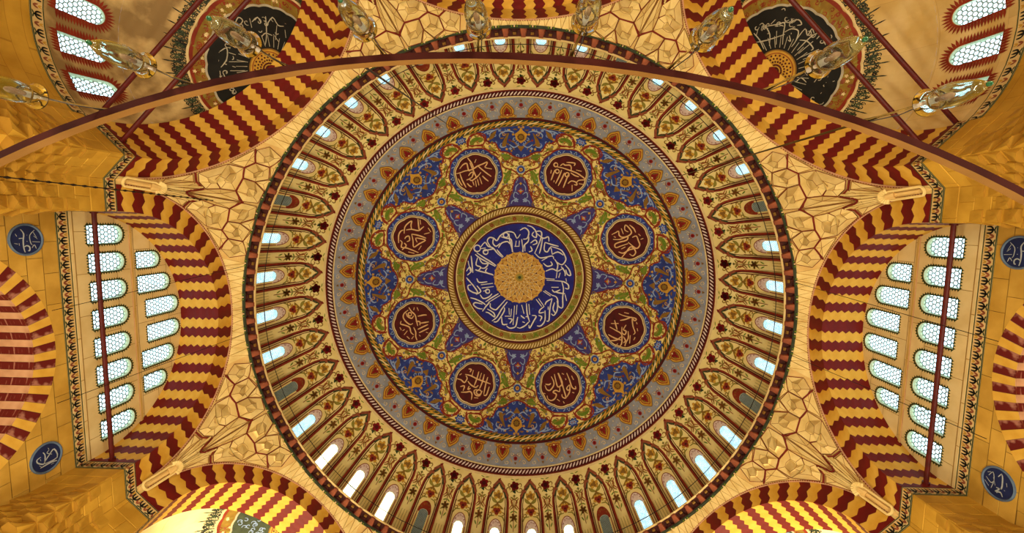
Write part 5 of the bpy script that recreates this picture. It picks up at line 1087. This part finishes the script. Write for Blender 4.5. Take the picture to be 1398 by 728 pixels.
exedra(135, 'wall_lower_left', 'brightly lit cream semidome at the lower left', P['exedlit'], [], [])
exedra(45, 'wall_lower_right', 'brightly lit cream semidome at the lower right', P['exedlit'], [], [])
mb = MB(); mb.lathe([(.01, 0), (27, 0)], P['carpet'], 64); fl = mb.build('floor'); tag(fl, 'red carpeted floor of the prayer hall', kind='structure')

# ---------------------------------------------------------------- tie rods
def tie(az, y, z, label, half=5.62, r=.095):
    x0, y0 = bay_pt(az, 0, y); e = empty('tie_rod', (x0, y0, z + Z0), bay_matrix(az), label, 'tie rod')
    mb = MB(); mb.tube([(-half, 0, 0), (half, 0, 0)], r, P['tie'], 10); mb.build('rod', e)
    for s_ in (1, -1):
        mb = MB(); mb.tube([(s_ * half, 0, 0), (s_ * (half - .12), 0, 0)], r * 1.5, P['tie'], 10); mb.build('collar', e)
tie(180, 18.0, 19.07, 'dark red iron tie rod across the left window wall')
tie(0, 18.0, 19.15, 'dark red iron tie rod across the right window wall')
tie(225, 17.7, 19.0, 'red tie rod of the upper left semidome, the one nearer the dome')
tie(225, 19.1, 19.0, 'red tie rod of the upper left semidome, the one nearer the windows', 5.8)
tie(315, 17.65, 19.0, 'red tie rod of the upper right semidome, the one nearer the dome')
tie(315, 19.15, 19.0, 'red tie rod of the upper right semidome, the one nearer the windows', 5.8)

# ---------------------------------------------------------------- blue calligraphy roundels
def roundel(az, x, z, strokes, label):
    px, py = bay_pt(az, x, DT); e = empty('calligraphy_roundel', (px, py, z + Z0), bay_matrix(az), label, 'roundel')
    mb = MB(); n = 40; prof = [(.63, 0), (.63, -.07), (.585, -.09), (.55, -.05)]
    vs = []
    for k in range(n):
        a = 2 * pi * k / n
        for r, y in prof: vs.append((r * cos(a), y, r * sin(a)))
    m4 = len(prof); mb.add(vs, [(k * m4 + i, ((k + 1) % n) * m4 + i, ((k + 1) % n) * m4 + i + 1, k * m4 + i + 1) for k in range(n) for i in range(m4 - 1)], P['roundrim']); mb.build('rim', e)
    fn = lambda x, y, l: (x, -.05 - .006 * l, y)
    cv = Canvas(fn); cv.disc((0, 0), .56, P['royal'], 0, 40); cv.build('panel', e)
    cv = Canvas(fn)
    k_ = .5 / max(hypot(u, v) for st in strokes for u, v in st)
    for i, st in enumerate(strokes): cv.stroke([(u * k_, v * k_) for u, v in st], .05 if i < 3 else .03, P['dullwhite'], 2, 3)
    cv.build('inscription', e)
LU = [[(a_, b_) for a_, b_ in st] for st in DATA['rd']['LU']]
LD = [[(a_, b_) for a_, b_ in st] for st in DATA['rd']['LD']]
RDn = [[(-a_, b_) for a_, b_ in st] for st in DATA['rd']['RD']]
roundel(180, -4.43, 17.12, LU, 'blue calligraphy roundel at the left edge, the upper one')
roundel(180, 4.51, 17.16, LD, 'blue calligraphy roundel at the left edge, the lower one')
roundel(0, -4.36, 17.18, RDn, 'blue calligraphy roundel at the right edge, the lower one')
roundel(0, 4.52, 17.46, [[(-x, y) for x, y in st] for st in DATA['rd']['LU']], 'blue calligraphy roundel at the right edge, the upper one, partly cut')

# ---------------------------------------------------------------- chandelier ring and its glass lamps
CX, CY, RR_, HR = .31, 0.0, 6.18, 2.37
ring = empty('chandelier_ring', (CX, CY, HR + Z0), 0, 'great dark red and tan iron chandelier ring arcing across the view', 'chandelier')
mb = MB(); mb.lathe([(RR_, .04), (RR_, -.028)], P['ringtan'], 180); mb.lathe([(RR_, -.028), (RR_ + .034, -.028), (RR_ + .034, .04), (RR_, .04)], P['ringdark'], 180); mb.build('rim', ring)
def ring_pt(az, r=RR_, z=HR): a = radians(az); return Vector((CX + r * cos(a), CY + r * sin(a), z + Z0))
def make_lamp():
    e = empty('glass_lamp', (0, 0, 0), 0, '', 'lamp', 'glass lamps on the chandelier ring')
    mb = MB()
    outp = [(.013, -.235), (.03, -.215), (.05, -.17), (.068, -.1), (.078, -.03), (.076, .03), (.062, .075), (.058, .095), (.07, .13), (.092, .165)]
    inp = [(r - .006, z) for r, z in reversed(outp[1:])] + [(.012, -.22)]
    mb.lathe(outp + inp, P['glass'], 24); g = mb.build('glass_bowl', e, True)
    mb = MB(); mb.lathe([(.001, -.268), (.009, -.265), (.016, -.253), (.014, -.243), (.01, -.235), (.001, -.23)], P['greenglass'], 12); mb.build('finial', e, True)
    mb = MB(); mb.lathe([(.001, -.04), (.014, -.03), (.022, -.005), (.022, .03), (.016, .07), (.015, .09)], P['bulb'], 14); mb.build('bulb', e, True)
    mb = MB(); mb.lathe([(.016, .085), (.022, .09), (.022, .15), (.012, .165), (.012, .2), (.001, .2)], P['pink'], 12); mb.build('socket', e, True)
    mb = MB(); mb.tube([(.062 * cos(2 * pi * i / 20), .062 * sin(2 * pi * i / 20), .085) for i in range(20)], .006, P['brass'], 6, closed=True)
    for k in range(3):
        a = 2 * pi * k / 3; mb.tube([(.062 * cos(a), .062 * sin(a), .085), (.05 * cos(a), .05 * sin(a), .15), (.0, .0, .235)], .004, P['brass'], 5)
    mb.build('hoop', e); return e
lamp0 = make_lamp()
LAMPS = ((-109.7, 2.13, -107.5, 'first glass lamp from the left on the chandelier ring, cut by the picture edge'), (-104.7, 2.17, -103.1, 'second glass lamp from the left, in front of the left semidome windows'), (-99.9, 2.2, -98.5, 'third glass lamp from the left, in front of a black medallion'), (-94.6, 2.2, -93.9, 'fourth glass lamp from the left, against the striped arch edge'), (-89.5, 2.22, -89.6, 'glass lamp just left of the middle of the chandelier ring'), (-84.9, 2.11, -85.3, 'glass lamp just right of the middle of the chandelier ring'), (-79.9, 2.11, -80.9, 'third glass lamp from the right, before the yellow striped arch'), (-75.0, 2.1, -76.4, 'second glass lamp from the right, before the gold-centred medallion'), (-70.1, 2.12, -71.6, 'rightmost glass lamp on the chandelier ring, with a bright rim'))
lamps = [lamp0] + [copy_tree(lamp0) for _ in LAMPS[1:]]
for o, (az, hh, aa, lab) in zip(lamps, LAMPS):
    o.location = ring_pt(az, 6.33, hh); o['label'] = lab; o.scale = (.7, .7, .7)
    top = o.location + Vector((0, 0, .235)); end = ring_pt(aa, RR_ + .03, HR + .03)
    mb = MB(); t_ = top - o.location; e_ = (end - o.location) / .7; md = (t_ + e_) / 2 + Vector((0, 0, -.03))
    mb.tube([t_, md, e_], .008, P['brass'], 6); mb.tube([t_ + Vector((.02, 0, -.03)), md + Vector((.03, .02, -.05)), e_ + Vector((.03, 0, -.02))], .004, P['iron'], 5)
    mb.tube([e_ + (t_ - e_) * .35, e_], [.009, .02], P['brass'], 6); mb.build('bracket_arm', o)

# ---------------------------------------------------------------- suspension cables
def cable(a, b, r, m_, label, sag=0.0, beads=0):
    a = Vector(a); b = Vector(b); pts = [a.lerp(b, i / 16) - Vector((0, 0, sag * 4 * (i / 16) * (1 - i / 16))) for i in range(17)]
    mb = MB(); mb.tube([p - a for p in pts], r, m_, 6); o = mb.build('suspension_cable'); o.location = a; tag(o, label, 'cable', 'cables from the chandelier up to the dome')
    if beads:
        mb = MB()
        for i in range(1, beads):
            t = i / beads; p = a.lerp(b, t) - a - Vector((0, 0, sag * 4 * t * (1 - t))); d = (b - a).normalized() * .12
            mb.tube([p - d, p, p + d], [r, r * 2.4, r], m_, 6)
        mb.build('bead', o)['kind'] = 'stuff'
def dome_pt(x, y, z): return (x, y, z + Z0)
cable(ring_pt(-71.7, RR_ + .02, HR + .05), dome_pt(7.61, -7.67, 40.7), .007, P['brass'], 'brown cable rising from the ring at the right to the dome paintings', .55)
cable(ring_pt(-95.2, RR_ + .02, HR + .05), dome_pt(-4.6, -12.4, 38.5), .007, P['iron'], 'dark cable rising over the drum to the grey dome band', .0)
cable((-15.8, -6.57, 13.6 + Z0), dome_pt(-15.6, -6.2, 26.15), .02, P['iron'], 'beaded chain hanging from the cornice past the left pier', .05, 30)
for label, a, b in (('thin wire crossing the left wall and the upper windows', (-18.3, -1.6, 17.3), (-15.9, -2.6, 26.1)), ('thin wire crossing the left wall below its middle', (-18.3, 2.2, 17.2), (-15.9, 1.4, 26.1)), ('thin wire crossing the right window wall', (18.3, -1.2, 17.2), (15.9, -2.2, 26.1)), ('thin wire crossing the right wall low down', (18.3, 2.6, 17.2), (15.9, 2.0, 26.1))):
    cable((a[0], a[1], a[2] + Z0), (b[0], b[1], b[2] + Z0), .014, P['iron'], label, .05)
